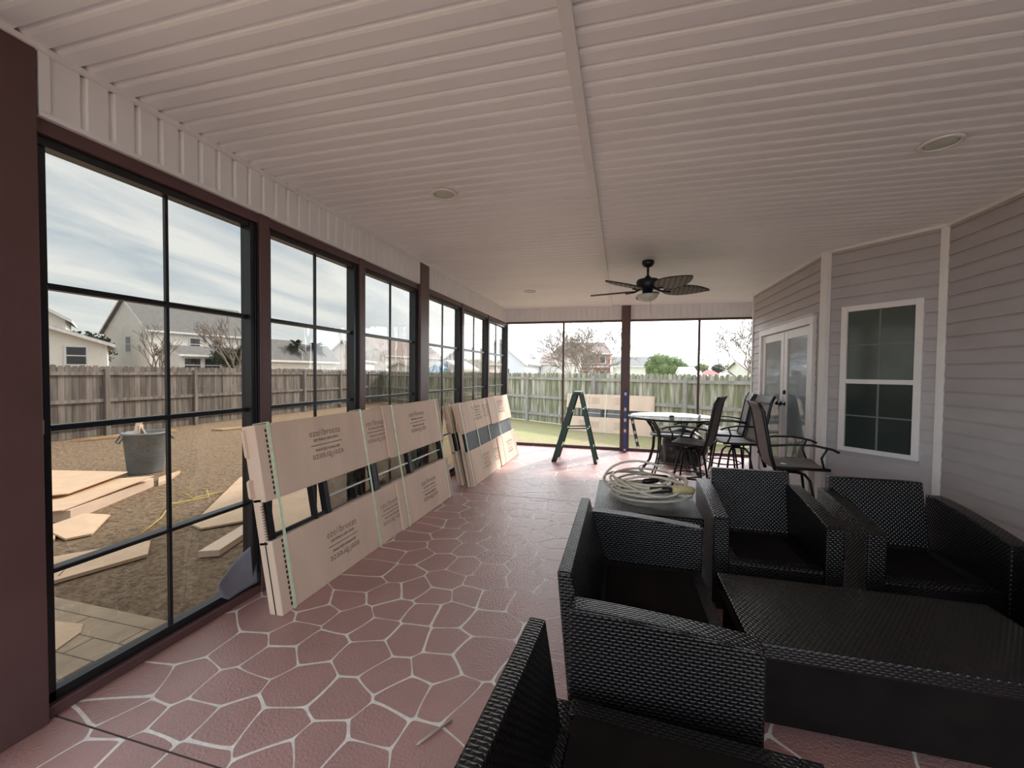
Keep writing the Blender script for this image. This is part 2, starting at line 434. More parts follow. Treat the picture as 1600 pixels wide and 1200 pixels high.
# ---- floor: painted crazy-paving stones, one polygon each, with cream lines between
def ray(x, y):
    return (rt*((x-800)/FPX) - up*((y-600)/FPX) + fw)
def flo(x, y, z=0):
    d = ray(x, y); t = (z-H)/d.z
    return (d.x*t, d.y*t)
seeds = []
for ox, oy, k, L_ in (
    (0, 900, 4, [(720,830),(850,700),(1150,650),(1250,430),(1500,455),(1420,700),(1150,900),(780,900),(400,1010),(500,1140),(830,1130),(230,1110),(1370,950),(1180,1150)]),
    (400, 900, 4, [(110,510),(220,365),(400,440),(290,680),(130,970),(370,235),(130,270),(350,170),(560,150),(600,270),(675,50),(820,110),(870,210),(740,330),(950,390),(680,500),(530,770),(840,620),(930,740),(1100,570),(740,950),(370,1060),(100,1160),(630,1140),(1030,1080),(1200,770),(1345,850),(1190,410),(1220,240),(1110,120),(990,80),(1190,30),(1040,235),(1330,120),(1420,40),(1490,140),(1430,290),(1370,490)]),
    (560, 760, 4.706, [(130,600),(60,720),(250,505),(320,640),(200,790),(410,730),(420,510),(580,550),(650,660),(360,440),(420,370),(500,305),(650,345),(640,435),(820,465),(790,580),(960,610),(1000,520),(900,705),(560,800),(810,800),(1030,810),(1250,860),(1240,690),(1220,570),(1430,760),(1420,610),(1250,455),(1400,480),(1140,400),(1060,450),(985,420),(850,370),(1010,320),(840,295),(710,270),(570,265),(650,215),(710,165),(820,195),(960,180),(890,245),(1040,240),(880,125),(1090,140),(720,110)]),
    (700, 690, 5.333, [(250,470),(420,380),(250,400),(400,480),(560,490),(590,350),(720,330),(650,300),(720,400),(820,400),(760,450),(900,450),(850,330),(1000,400),(960,330),(700,540),(620,595),(600,665),(570,745),(770,690),(760,790),(800,600),(930,550),(940,630),(910,740),(870,860)])):
    for (a, c) in L_:
        p = flo(ox+a/k, oy+c/k)
        if all((p[0]-q[0])**2+(p[1]-q[1])**2 > .10**2 for q in seeds): seeds.append(p)
FX0, FX1, FY0, FY1 = LX-.12, 3.0, -1.4, YE+.12
rnd = random.Random(5)
traced = len(seeds)
tries = 0
while tries < 9000:
    tries += 1
    p = (rnd.uniform(FX0-.3, FX1+.3), rnd.uniform(FY0-.3, FY1+.3))
    if all((p[0]-q[0])**2*.9+(p[1]-q[1])**2 > .33**2 for q in seeds): seeds.append(p)
def clip(poly, nx, ny, d):
    out = []
    for i in range(len(poly)):
        a = poly[i]; c = poly[(i+1) % len(poly)]
        da = a[0]*nx+a[1]*ny-d; dc = c[0]*nx+c[1]*ny-d
        if da <= 0: out.append(a)
        if (da < 0 < dc) or (dc < 0 < da):
            t = da/(da-dc); out.append((a[0]+(c[0]-a[0])*t, a[1]+(c[1]-a[1])*t))
    return out
fb = MB()
fb.box((FX0, FY0, -.12), (FX1, FY1, -.0012), 1)
for i, p in enumerate(seeds):
    poly = [(p[0]-.8, p[1]-.8), (p[0]+.8, p[1]-.8), (p[0]+.8, p[1]+.8), (p[0]-.8, p[1]+.8)]
    near = sorted(((q[0]-p[0])**2+(q[1]-p[1])**2, j) for j, q in enumerate(seeds) if j != i and abs(q[0]-p[0]) < 1.2 and abs(q[1]-p[1]) < 1.2)
    for d2, j in near:
        q = seeds[j]; d = math.sqrt(d2); nx, ny = (q[0]-p[0])/d, (q[1]-p[1])/d
        wl = .0050 + .0022*math.sin(i*1.7+j*1.7)      # half line width, same for both stones
        poly = clip(poly, nx, ny, p[0]*nx+p[1]*ny+d/2-wl)
        if len(poly) < 3: break
    for nx, ny, d in ((1, 0, FX1), (-1, 0, -FX0), (0, 1, FY1), (0, -1, -FY0)):
        if len(poly) >= 3: poly = clip(poly, nx, ny, d)
    if len(poly) < 3: continue
    for it in range(3):                               # round the corners
        q = []
        kk = (.07, .25, .25)[it]
        for a in range(len(poly)):
            u, v = poly[a], poly[(a+1) % len(poly)]
            if it == 0 and math.dist(u, v) < .02:
                q.append(((u[0]+v[0])/2, (u[1]+v[1])/2)); continue
            q += [(u[0]+(v[0]-u[0])*kk, u[1]+(v[1]-u[1])*kk), (u[0]+(v[0]-u[0])*(1-kk), u[1]+(v[1]-u[1])*(1-kk))]
        poly = q
    # wavy edge
    poly = [(x+.009*math.sin(13*y+5*x), y+.009*math.sin(12*x-7*y)) for x, y in poly]
    if len(poly) >= 3:
        fb._faces([(x, y, 0) for x, y in poly], [tuple(range(len(poly)))], 0)
for yj in (1.197, 4.85):
    fb.box((FX0, yj-.0035, -.01), (FX1, yj+.0035, .0006), 2)
fl = struct(fb.build('floor', ['stone', 'line', 'joint']))
struct(MB().box((LX-.12, FY0, -.34), (FX1, YE+.14, -.121)).build('trim_3', 'patio'))

# ---- left wall : mullions, header, cladding, windows
def groove_panel(b, x, ya, yb, z0, z1, pitch, first, mi=0):
    """vertical-grooved soffit cladding facing +x"""
    ys = [ya]
    y = first
    while y < yb-.02:
        if y > ya+.02: ys += [y-.009, y-.005, y+.006, y+.020]
        y += pitch
    ys.append(yb)
    dep = {0: 0, 1: .008, 2: .008, 3: 0}
    vs = []; fs = []
    for i, yy in enumerate(ys):
        dd = 0 if i in (0, len(ys)-1) else (0, .015, .015, 0)[(i-1) % 4]
        vs += [(x-dd, yy, z0), (x-dd, yy, z1)]
    for i in range(len(ys)-1): fs.append((2*i, 2*i+2, 2*i+3, 2*i+1))
    b._faces(vs, fs, mi)
wl_ = MB()
mull = [(-1.35, -1.25), (-.15, -.05), (2.25, 2.33), (3.335, 3.42), (5.865, 5.94), (7.14, 7.205)]
for a, c in mull: wl_.box((LX-.11, a, 0), (LX, c, 2.55))
wl_.box((LX-.11, -1.35, 2.47), (LX-.012, YE, 2.56))            # header
wl_.box((LX-.11, -1.35, 0), (LX-.015, YE, .05))               # sill
struct(wl_.build('wall_left', 'brown', bevel=.004))
struct(MB().box((LX-.12, .93, 0), (LX+.012, 1.165, CZ)).build('trim_4', 'brown', bevel=.004))   # near post
struct(MB().box((LX-.12, 4.49, 0), (LX+.02, 4.71, CZ-.02)).build('trim_5', 'brown', bevel=.004))
struct(MB().box((LX-.12, 8.40, 0), (LX+.01, YE+.1, 2.56)).build('trim_6', 'brown', bevel=.004))
cl = MB()
for a, c in ((-1.35, .92), (1.172, 4.48), (4.72, YE)):
    groove_panel(cl, LX, a+.03, c-.02, 2.545, CZ-.02, .105, 1.216-30*.105)
    cl.box((LX-.1, a, 2.53), (LX+.012, c, 2.552))
    cl.box((LX-.01, a, 2.55), (LX+.012, a+.035, CZ-.02))
    cl.box((LX-.01, c-.022, 2.55), (LX+.012, c, CZ-.02))
    cl.box((LX-.1, a, 2.55), (LX-.02, c, CZ))
struct(cl.build('trim_7', 'trim'))
# windows of four smoked vinyl vents
WZ = (.05, .62, 1.24, 1.85, 2.47)
wins = [(-1.25, -.15), (-.05, .93), (1.165, 2.25), (2.33, 3.335), (3.42, 4.49), (4.71, 5.865), (5.94, 7.14), (7.205, 8.40)]
for i, (a, c) in enumerate(wins):
    nm_ = 'window_%d' % (i+1)
    fr = MB()
    x0, x1 = LX-.105, LX-.045
    s_ = .052
    fr.box((x0, a, WZ[0]), (x1, a+s_, WZ[4])); fr.box((x0, c-s_, WZ[0]), (x1+.02, c, WZ[4]))
    fr.box((x0, a, WZ[0]), (x1, c, WZ[0]+.045)); fr.box((x0, a, WZ[4]-.04), (x1+.01, c, WZ[4]))
    for q in range(4):   # stepped tracks of the stacked vents
        fr.box((x1-.004, c-s_+.008+q*.011, WZ[0]), (x1+.012+q*.008, c-s_+.012+q*.011, WZ[4]-.01))
    ro = struct(fr.build(nm_, 'black_alu', bevel=.002))
    mid = (a+c)/2
    for q in range(1, 4):
        rb = MB(); z = WZ[q]; hh = .022 if q == 1 else .026
        rb.box((x0+.008, a+s_, z-hh/2), (x1-.004, c-s_, z+hh/2))
        rb.box((x0+.02, a+s_, z+.004), (x1+.003, c-s_, z+.010))
        rb.build('vent_rail', 'black_alu', ro)
    for q in range(4):
        z0, z1 = WZ[q], WZ[q+1]
        rb = MB().box((x0+.03, mid-.008, z0+.01), (x1-.012, mid+.008, z1-.01)); rb.build('muntin', 'black_alu', ro)
        pb = MB()._faces([(x0+.04-.004*q, a+s_-.01, z0), (x0+.04-.004*q, c-s_+.01, z0), (x0+.04-.004*q, c-s_+.01, z1), (x0+.04-.004*q, a+s_-.01, z1)], [(0, 1, 2, 3)])
        if i > 1: pb.build('vinyl_pane', 'vinyl', ro)     # panes left out of the two unseen windows to let more daylight in
    if i == 2:
        lt = MB(); lt.box((x1, a+.012, 1.22), (x1+.012, a+.024, 1.28)); lt.build('latch', 'alu', ro)
# grey torn sheet hanging at the bottom corner of the near window
def shf(u, v):
    y = 1.98+.25*u; z = .075+.15*v
    z += .12*u*v
    if v < .3: y += .03*(1-v/.3)
    return (LX-.012-.03*math.sin(u*2.6)*(.4+v), y-.04*v*(1-u), z-.03*(1-u)*v)
tag(MB().grid(shf, 12, 10).build('plastic_sheet', 'greyplastic', thick=.003), 'grey curled plastic sheet hanging at the bottom corner of the nearest big window', 'plastic sheet')

# ---- end wall: header cladding, posts, screens
wb = MB()
wb.box((LX, YE, 2.51), (2.5, YE+.1, 2.56)); wb.box((LX, YE, 0), (2.5, YE+.06, .055))
wb.box((-1.155, YE+.01, 0), (-1.115, YE+.05, 2.55)); wb.box((1.37, YE+.01, 0), (1.41, YE+.05, 2.55))
struct(wb.build('wall_back', 'brown', bevel=.003))
struct(MB().box((-.01, YE-.06, 0), (.16, YE+.12, CZ-.005)).build('trim_8', 'brown', bevel=.004))
cl = MB()
for a, c in ((LX, -.008), (.158, 2.5)):
    vs = []; xs = [a]
    x = a+.06
    while x < c-.02: xs += [x-.006, x-.003, x+.003, x+.016]; x += .105
    xs.append(c)
    for i, xx in enumerate(xs):
        dd = 0 if i in (0, len(xs)-1) else (0, .008, .008, 0)[(i-1) % 4]
        vs += [(xx, YE+dd, 2.55), (xx, YE+dd, CZ)]
    cl._faces(vs, [(2*i, 2*i+2, 2*i+3, 2*i+1) for i in range(len(xs)-1)])
    cl.box((a, YE-.012, 2.545), (c, YE+.08, 2.565)); cl.box((a, YE-.012, CZ-.02), (c, YE+.01, CZ))
    cl.box((a, YE+.02, 2.55), (c, YE+.1, CZ))
struct(cl.build('trim_9', 'trim'))
for i, (a, c) in enumerate(((LX, -1.155), (-1.115, -.01), (.16, 1.37), (1.41, 2.5))):
    o = MB()._faces([(a, YE+.03, .05), (c, YE+.03, .05), (c, YE+.03, 2.52), (a, YE+.03, 2.52)], [(0, 1, 2, 3)]).build('window_%d' % (20+i), 'screen')
    struct(o)

# ---- right side: house walls in lap siding
def siding(p0, p1, z0, z1, openings, name, course=.115, t=.014):
    """lap siding between plan points p0->p1; visible side = left of p0->p1 (towards the porch). openings: (s0,s1,za,zb)"""
    p0 = Vector((*p0, 0)); p1 = Vector((*p1, 0)); d = (p1-p0); Ln = d.length; d.normalize()
    nrm = Vector((-d.y, d.x, 0))
    b = MB()
    def P(s, z, o): return p0+d*s+nrm*o+Vector((0, 0, z))
    z = z0
    while z < z1-.001:
        zt = min(z+course, z1)
        segs = [(0, Ln)]
        for (s0, s1, za, zb) in openings:
            if zt > za+.02 and z < zb-.02:
                ns = []
                for (a, c) in segs:
                    if s0 > a: ns.append((a, min(c, s0)))
                    if s1 < c: ns.append((max(a, s1), c))
                segs = [q for q in ns if q[1]-q[0] > .005]
        for (a, c) in segs:
            b._faces([P(a, z, 0), P(c, z, 0), P(c, z, t), P(a, z, t), P(c, z+.018, t), P(a, z+.018, t), P(c, zt-.02, t*.45), P(a, zt-.02, t*.45), P(c, zt, 0), P(a, zt, 0)],
                     [(0, 1, 2, 3), (3, 2, 4, 5), (5, 4, 6, 7), (7, 6, 8, 9)], tone=.5)
        z = zt
    b._faces([P(0, z0, -.005), P(Ln, z0, -.005), P(Ln, z1, -.005), P(0, z1, -.005)], [(0, 1, 2, 3)])
    for f in list(b.bm.faces): f.normal_update()
    return struct(b.build(name, 'siding', recalc=False))
DX = 2.08
A_, B_, C_ = (DX, 7.57), (DX, 5.12), (2.69, 4.41)
# door: s measured from far corner
siding((DX, 5.12), (DX, 7.57), 0, CZ, [(.165, 1.995, -.1, 2.165)], 'wall_right')
siding((2.69, 4.41), (DX, 5.12), 0, CZ, [(.936-.80, .936-.165, .74, 2.20)], 'wall_bay')
siding((2.72, -1.35), (2.69, 4.41), 0, CZ, [], 'wall_right_near')
siding((DX, 7.57), (8, 7.57), 0, CZ, [], 'wall_house_end')
fwb = MB()
for xx in (LX, -.75, .95, 2.6): fwb.box((xx, -1.35, 0), (xx+.12, -1.25, CZ-.004))
fwb.box((LX, -1.35, 0), (2.7, -1.29, .06)); fwb.box((LX, -1.35, 2.62), (2.7, -1.29, CZ-.004))
struct(fwb.build('wall_front', 'brown'))  # unseen end wall, left open between posts to let more daylight in
struct(MB().box((2.5, 7.57, 0), (2.56, YE+.1, CZ)).build('wall_return', 'siding'))
# solid house behind (keeps daylight out of the walls)
hb = MB()
hb.prism([(DX+.012, 5.125), (DX+.012, 7.56), (7.9, 7.56), (7.9, -1.34), (2.735, -1.34), (2.705, 4.42)], 'z', -.3, CZ)
struct(hb.build('wall_house_core', 'darkvoid'))
# corner trims
def post(x, y, rz, w_, d_, name, m='wtrim'):
    M_ = Matrix.Translation((x, y, 0)) @ Matrix.Rotation(rz, 4, 'Z')
    return struct(MB().box((-w_/2, -d_/2, 0), (w_/2, d_/2, CZ-.003), M=M_).build(name, m, bevel=.003))
post(DX-.012, 5.10, .3, .05, .085, 'trim_10')
post(2.68, 4.42, .5, .05, .06, 'trim_11')
post(DX-.005, 7.57, 0, .04, .05, 'trim_12')
ct = MB()
for a, c in ((A_, B_), (B_, C_), (C_, (2.72, -1.35))):
    a = Vector((*a, 0)); c = Vector((*c, 0)); d = (c-a).normalized(); nn = Vector((d.y, -d.x, 0))
    nn = nn if nn.x < 0 or (abs(nn.x) < .3 and nn.y < 0) else -nn
    if nn.x > 0: nn = -nn
    q = [a, c, c+nn*.028, a+nn*.028]
    ct._faces([(v.x, v.y, CZ-.03) for v in q]+[(v.x, v.y, CZ) for v in q], [(0, 1, 2, 3), (4, 5, 6, 7), (0, 1, 5, 4), (1, 2, 6, 5), (2, 3, 7, 6), (3, 0, 4, 7)])
struct(ct.build('trim_13', 'wtrim'))
# ---- bay window on the diagonal wall
bd = Vector((B_[0]-C_[0], B_[1]-C_[1], 0)); bl = bd.length; bd.normalize()
bn = Vector((-bd.y, bd.x, 0))
if bn.x > 0: bn = -bn
MW = Matrix((( -bd.x, bn.x, 0, B_[0]), (-bd.y, bn.y, 0, B_[1]), (0, 0, 1, 0), (0, 0, 0, 1)))
# local: x from the far corner (B_) towards the near corner, y outwards, z up
wx0, wx1, wz0, wz1 = .165, .80, .74, 2.20
b = MB()
fw_ = .055
b.box((wx0, -.01, wz0), (wx0+fw_, .035, wz1), M=MW); b.box((wx1-fw_, -.01, wz0), (wx1, .035, wz1), M=MW)
b.box((wx0+fw_+.0003, -.01, wz1-fw_), (wx1-fw_-.0003, .034, wz1), M=MW); b.box((wx0+fw_+.0003, -.01, wz0), (wx1-fw_-.0003, .034, wz0+.045), M=MW)
win = struct(b.build('window_30', 'wtrim', bevel=.003))
zm = 1.445
MB().box((wx0+fw_, 0, zm-.022), (wx1-fw_, .033, zm+.022), M=MW).build('meeting_rail', 'wtrim', win, bevel=.002)
for z0, z1 in ((wz0+.045, zm-.022), (zm+.022, wz1-fw_)):
    MB().box((wx0+fw_, -.005, z0), (wx1-fw_, .012, z1), M=MW).build('pane', 'winup' if z0 > 1.2 else 'winglass', win)
    MB().box(((wx0+wx1)/2-.008, .01, z0), ((wx0+wx1)/2+.008, .014, z1), M=MW).box((wx0+fw_, .01, (z0+z1)/2-.007), (wx1-fw_, .014, (z0+z1)/2+.007), M=MW).build('muntin', 'muntin', win)
# ---- french doors
dY0, dY1, dZ = 5.28, 7.12, 2.17
b = MB()
x = DX
for a, c in ((dY0-.0, dY0+.09), (dY1-.09, dY1)): b.box((x-.05, a, 0), (x+.02, c, dZ-.0905))
b.box((x-.05, dY0, dZ-.09), (x+.02, dY1, dZ)); b.box((x-.07, dY0-.01, dZ+.0005), (x, dY1+.01, dZ+.014))
b.box((x-.058, dY0+.0905, 0), (x+.018, dY1-.0905, .07))
dr = struct(b.build('door_1', 'wtrim', bevel=.003))
mid = (dY0+dY1)/2-.02
for i, (a, c) in enumerate(((dY0+.1, mid-.008), (mid+.008, dY1-.1))):
    lb = MB(); st = .105
    lb.box((x-.022, a, .08), (x+.012, a+st, dZ-.1)); lb.box((x-.022, c-st, .08), (x+.012, c, dZ-.1))
    lb.box((x-.020, a+st+.0003, dZ-.1-st), (x+.012, c-st-.0003, dZ-.1)); lb.box((x-.020, a+st+.0003, .08), (x+.012, c-st-.0003, .08+.24))
    lf = lb.build('door_leaf', 'wtrim', dr, bevel=.003)
    MB().box((x-.008, a+st, .3), (x+.008, c-st, dZ-.1-st)).build('pane', 'doorglass', lf)
    ky = c-.055 if i == 0 else a+.055
    Mk = Matrix.Translation((x-.02, ky, 1.13)) @ Matrix.Rotation(-PI/2, 4, 'Y')
    k = MB(); k.lathe([(.028, 0), (.028, .008), (.010, .012), (.010, .035), (.026, .042), (.03, .055), (.022, .068), (0, .07)], M=Mk, k=16)
    k.build('knob', 'blackmetal', lf)
    if i == 0:
        Mk = Matrix.Translation((x-.02, ky, 1.28)) @ Matrix.Rotation(-PI/2, 4, 'Y')
        MB().lathe([(.028, 0), (.028, .02), (.018, .026), (0, .027)], M=Mk, k=16).build('deadbolt', 'blackmetal', lf)

# ================================================================ ceiling fittings
def can(x, y, label):
    b = MB()
    b.lathe([(.098, -.002), (.098, -.008), (.088, -.013), (.076, -.010), (.074, -.003), (.098, -.002)], c=(0, 0, 0), k=32)
    o = thing('recessed_light', label, 'ceiling light', (x, y, CZ), group='recessed ceiling lights')
    b.build('trim_ring', 'wtrim', o)
    MB().lathe([(.0, -.0015), (.075, -.0015), (.07, -.005), (.04, -.0075), (0, -.008)], k=32).build('lens', 'frost', o)
can(-1.28, 2.86, 'white recessed ceiling light over the near left part of the porch, above the cardboard bundles')
can(1.71, 2.89, 'white recessed ceiling light on the right, in front of the bay wall')
can(-1.44, 6.56, 'small far recessed ceiling light left of the ceiling fan')

fan = thing('ceiling_fan', 'dark ceiling fan with five woven palm-leaf blades and a glass light bowl', 'ceiling fan', (.28, 5.10, CZ))
MB().lathe([(.0, 0), (.068, 0), (.07, -.03), (.05, -.062), (.018, -.075), (.0, -.075)]).build('canopy', 'fan', fan)
MB().tube([(0, 0, -.06), (0, 0, -.20)], .013, 12).build('downrod', 'fan', fan)
MB().lathe([(0, -.16), (.022, -.17), (.05, -.205), (.115, -.215), (.128, -.235), (.128, -.30), (.105, -.325), (.06, -.33), (.06, -.385), (.0, -.386)]).build('motor_housing', 'fan', fan)
MB().lathe([(.085, -.385), (.118, -.39), (.112, -.42), (.08, -.455), (.03, -.47), (.0, -.471)]).build('light_bowl', 'frost', fan)
MB().tube([(.03, -.06, -.38), (.031, -.06, -.62)], .0016, 5).build('pull_chain', 'fan', fan)
for k in range(5):
    a = 14.7*PI/180+k*2*PI/5
    Mk = Matrix.Rotation(a, 4, 'Z')
    bl_ = MB()
    Mp = Mk @ Matrix.Translation((.19, 0, -.335)) @ Matrix.Rotation(-.20, 4, 'X')
    def bf(u, v):
        wv = .14*math.sin(PI*min(1, (u*.96+.04))**.75)**.75 if u < 1 else 0
        return (u*.53, (v*2-1)*wv, -.012*(1-(2*v-1)**2)+.01*u)
    bl_.grid(bf, 22, 6, M=Mp)
    bo = bl_.build('blade', 'weave', fan, thick=.006, autouv=True)
    ed = MB()
    pts_ = [Mp @ Vector(bf(u/24, 0)) for u in range(25)]+[Mp @ Vector(bf(u/24, 1)) for u in range(24, -1, -1)]
    ed.tube(pts_, .006, 6, closed=True); ed.build('blade_rim', 'fan', bo)
    ar = MB(); ar.tube([Mk @ Vector((.09, 0, -.315)), Mk @ Vector((.16, 0, -.345)), Mk @ Vector((.26, 0, -.345))], [.016, .012, .02], 8)
    ar.build('blade_arm', 'fan', fan)

# ================================================================ cardboard window bundles
def text_mesh(txt, size, M_, bold=0):
    cu = bpy.data.curves.new('t', 'FONT'); cu.body = txt; cu.size = size; cu.align_x = 'CENTER'; cu.align_y = 'CENTER'
    cu.offset = bold; cu.resolution_u = 3
    o = bpy.data.objects.new('t', cu); me = bpy.data.meshes.new_from_object(o)
    bpy.data.objects.remove(o); bpy.data.curves.remove(cu)
    me.transform(M_)
    return me
def print_block(parent, cx, cy, wz, sc=1.0):
    """brand print: logo and slogan, then the same upside down below a rule"""
    bm = bmesh.new()
    for sgn in (1, -1):
        R_ = Matrix.Rotation(0 if sgn == 1 else PI, 4, 'Z')
        for t, s_, dy_, bo_ in (('eze//breeze', .073*sc, .088*sc, -.0008), ('EZE PORCH. EZE LIVING.', .0245*sc, .036*sc, .0004)):
            me = text_mesh(t, s_, Matrix.Translation((cx, cy, wz)) @ R_ @ Matrix.Translation((0, dy_, 0)), bo_)
            bm.from_mesh(me); bpy.data.meshes.remove(me)
    v = [bm.verts.new(p) for p in ((cx-.17*sc, cy-.0025, wz), (cx+.17*sc, cy-.0025, wz), (cx+.17*sc, cy+.0025, wz), (cx-.17*sc, cy+.0025, wz))]
    bm.faces.new(v)
    me = bpy.data.meshes.new('printed_logo'); bm.to_mesh(me); bm.free(); me.materials.append(MT['ink'])
    o = bpy.data.objects.new('printed_logo', me); COL.objects.link(o); o.parent = parent
    return o
def rrect(x0, y0, x1, y1, r, corners=(0, 0, 0, 0)):
    """corner order: bl br tr tl, 1 = rounded"""
    P_ = []
    for (cx, cy, a0, f, px, py) in ((x0+r, y0+r, PI, corners[0], x0, y0), (x1-r, y0+r, 1.5*PI, corners[1], x1, y0), (x1-r, y1-r, 0, corners[2], x1, y1), (x0+r, y1-r, .5*PI, corners[3], x0, y1)):
        if f:
            for k in range(6): P_.append((cx+r*math.cos(a0+k*PI/10), cy+r*math.sin(a0+k*PI/10)))
        else: P_.append((px, py))
    return P_
def bundle(label, origin, along, lean, Ln, Ht, join, th=.10, logos=True, gap=(.46, .70), see=True, group=None, straps=(.10, 1.07, 1.55, 2.52), nearticks=True, lj=None, gapmat='vinylpane'):
    """bundle of crated window panels; local x along the bundle, y up the slope, z out of the face"""
    al = Vector((*along, 0)).normalized()
    out = Vector((al.y, -al.x, 0))
    # face leans: up-slope direction
    yv = (Vector((0, 0, 1))*math.cos(lean) - out*math.sin(lean))
    zv = al.cross(yv)
    Mw = Matrix((al, yv, zv)).transposed().to_4x4(); Mw.translation = Vector(origin)
    o = bpy.data.objects.new('window_panel_bundle', None); COL.objects.link(o); o.empty_display_size = .1
    tag(o, label, 'cardboard bundle', 'sleeved window panel bundles')
    o.matrix_world = Mw
    g0, g1 = gap
    lj = lj or join+.03
    for (z0, z1, jn, nm_) in ((g1, Ht, join, 'upper_sleeve'), (0, g0, lj, 'lower_sleeve')):
        up_ = nm_ == 'upper_sleeve'
        b = MB(); b.box((0, z0, -th), (jn+.12, z1, 0))
        if up_:
            b.prism([(-th, z1-.06), (-th, z1-.02), (-th+.005, z1)] + [(-.02, z1), (-.02, z0-.01), (-th-.0, z0-.01), (-th-.03, z0+.04), (-th-.03, z0+.14), (-th, z0+.18)], 'x', 0, 0) if False else None
            b.prism(rrect(-.035, z0+.03, .01, z0+.15, .02, (1, 0, 0, 1)), 'z', -th+.01, -th+.03)
            b.prism(rrect(-.02, z1-.20, .01, z1-.02, .02, (1, 0, 0, 1)), 'z', -th+.01, -th+.03)
        sl1 = b.build(nm_, 'card', o, bevel=.006)
        if not up_:
            MB().box((-.004, .01, -th*.52), (.004, z1-.0, -th*.47)).build('seam', 'blackink', sl1)
        b = MB()
        b.prism(rrect(jn, z0-(.01 if up_ else 0), Ln, z1+.006, .05, (1, 0, 0, 0) if up_ else (0, 0, 0, 1)), 'z', -.01, .014)
        b.box((jn+.02, z0, -th-.005), (Ln, z1+.006, .0))
        sl2 = b.build(nm_, 'card', o, bevel=.004)
        cy = (z0+z1)/2+(.03 if up_ else .0)
        if logos:
            print_block(sl1, .61 if jn < 1.45 and up_ else .63, cy, .0012)
            print_block(sl1, jn-.13, cy, .0012, .9)
            print_block(sl2, jn+.63, cy, .0155)
        dm = MB()
        zz = z0+.03
        while zz < z1-.03:
            dm.box((.07, zz, .0002), (.082, zz+.020, .0014)); zz += .033
        dm.build('printed_dashes', 'blackink', sl1)
        fb_ = MB().box((Ln-.035, z0+.01, .0142), (Ln-.030, z1-.01, .0150)).box((Ln-.06, z0+.01, .0142), (Ln-.058, z1-.01, .0150))
        fb_.build('fold_line', 'ink', sl2)
    # the panels themselves, seen in the gap
    ft = MB()
    ft.box((.02, .03, -th+.02), (.055, Ht-.03, -.02)); ft.box((Ln-.06, .03, -th+.02), (Ln-.02, Ht-.03, -.02))
    for u0, u1 in (((.42, .435), (.53, .575), (1.14, 1.20), (1.78, 1.84)) if see else ((.02, .05), (1.1, 1.12))):
        ft.box((u0, g0-.08, -th+.03), (u1, g1+.08, -.022))
    if see:
        ft.box((.05, g0+.005, -.05), (.53, g0+.03, -.03)); ft.box((1.22, g0-.05, -th+.03), (1.235, g1+.05, -.03))
    ft.box((.02, g0-.09, -th+.02), (Ln-.02, g0-.05, -.025)); ft.box((.02, g1+.05, -th+.02), (Ln-.02, g1+.09, -.025))
    ft.build('panel_frame', 'black_alu', o)
    if see:
        for u0, u1 in ((.58, 1.13), (1.24, 1.77), (1.85, Ln-.07)):
            MB().box((u0, (g0+g1)/2-.006, -.045), (u1, (g0+g1)/2+.004, -.03)).build('panel_rail', 'alu', o)
            MB()._faces([(u0, g0-.05, -.05), (u1, g0-.05, -.05), (u1, g1+.05, -.05), (u0, g1+.05, -.05)], [(0, 1, 2, 3)]).build('panel_pane', 'darkvinyl', o)
    else:
        MB().box((.03, g0-.06, -.06), (Ln-.04, g1+.06, -.012)).build('screen_roll', 'screenmat', o)
    # cardboard edge strip with cut teeth at the near end
    MB().box((.0, g0-.02, -th+.005), (.012, g1+.02, -.035)).build('edge_strip', 'card', o)
    if nearticks:
        tk = MB()
        for k in range(13):
            zz = g0+.01+k*(g1-g0-.02)/13
            tk.tube([(-.002, zz, -.045), (-.004, zz+.006, -.025), (.012, zz-.004, -.015)], .0022, 5)
        tk.build('edge_teeth', 'blackink', o)
    for i, s_ in enumerate(straps):
        zf = .0035 if s_ < join else .0185
        sb = MB(); w2 = .0105
        sb.box((s_-w2, -.003, zf-.003), (s_+w2, Ht+.009, zf))
        sb.box((s_-w2, Ht+.006, -th-.008), (s_+w2, Ht+.010, zf))
        sb.build('strap', 'strap', o)
    return o
MT['darkvinyl'] = vinyl('dark_vinyl', (.25, .25, .25), rough=.03)
bundle('long cardboard-sleeved bundle of window panels nearest the camera, leaning on the left windows', (-1.97, 2.06, 0), (0, 1), .179, 2.62, 1.18, 1.40)
bundle('front one of the two far cardboard-sleeved bundles leaning on the left windows', (-1.83, 5.08, 0.002), (.004, 1), .21, 2.32, 1.11, 1.15, th=.09, see=False, straps=(.03, .50, 1.0, 1.52), nearticks=False, lj=1.26)
bundle('rear one of the two far cardboard-sleeved bundles, behind its twin against the windows', (-1.985, 5.12, 0.002), (.0, 1), .225, 2.2, 1.085, 1.15, th=.09, see=False, straps=(.05,), nearticks=False, logos=False)
bundle('cardboard-sleeved bundle standing outdoors on the grass against the back fence', (-1.72, 13.2, -.3), (2.70, -.80), .16, 2.72, 1.16, 1.1, th=.12, see=True, straps=(.15, .7, 1.3, 1.9), nearticks=False, gap=(.46, .72))

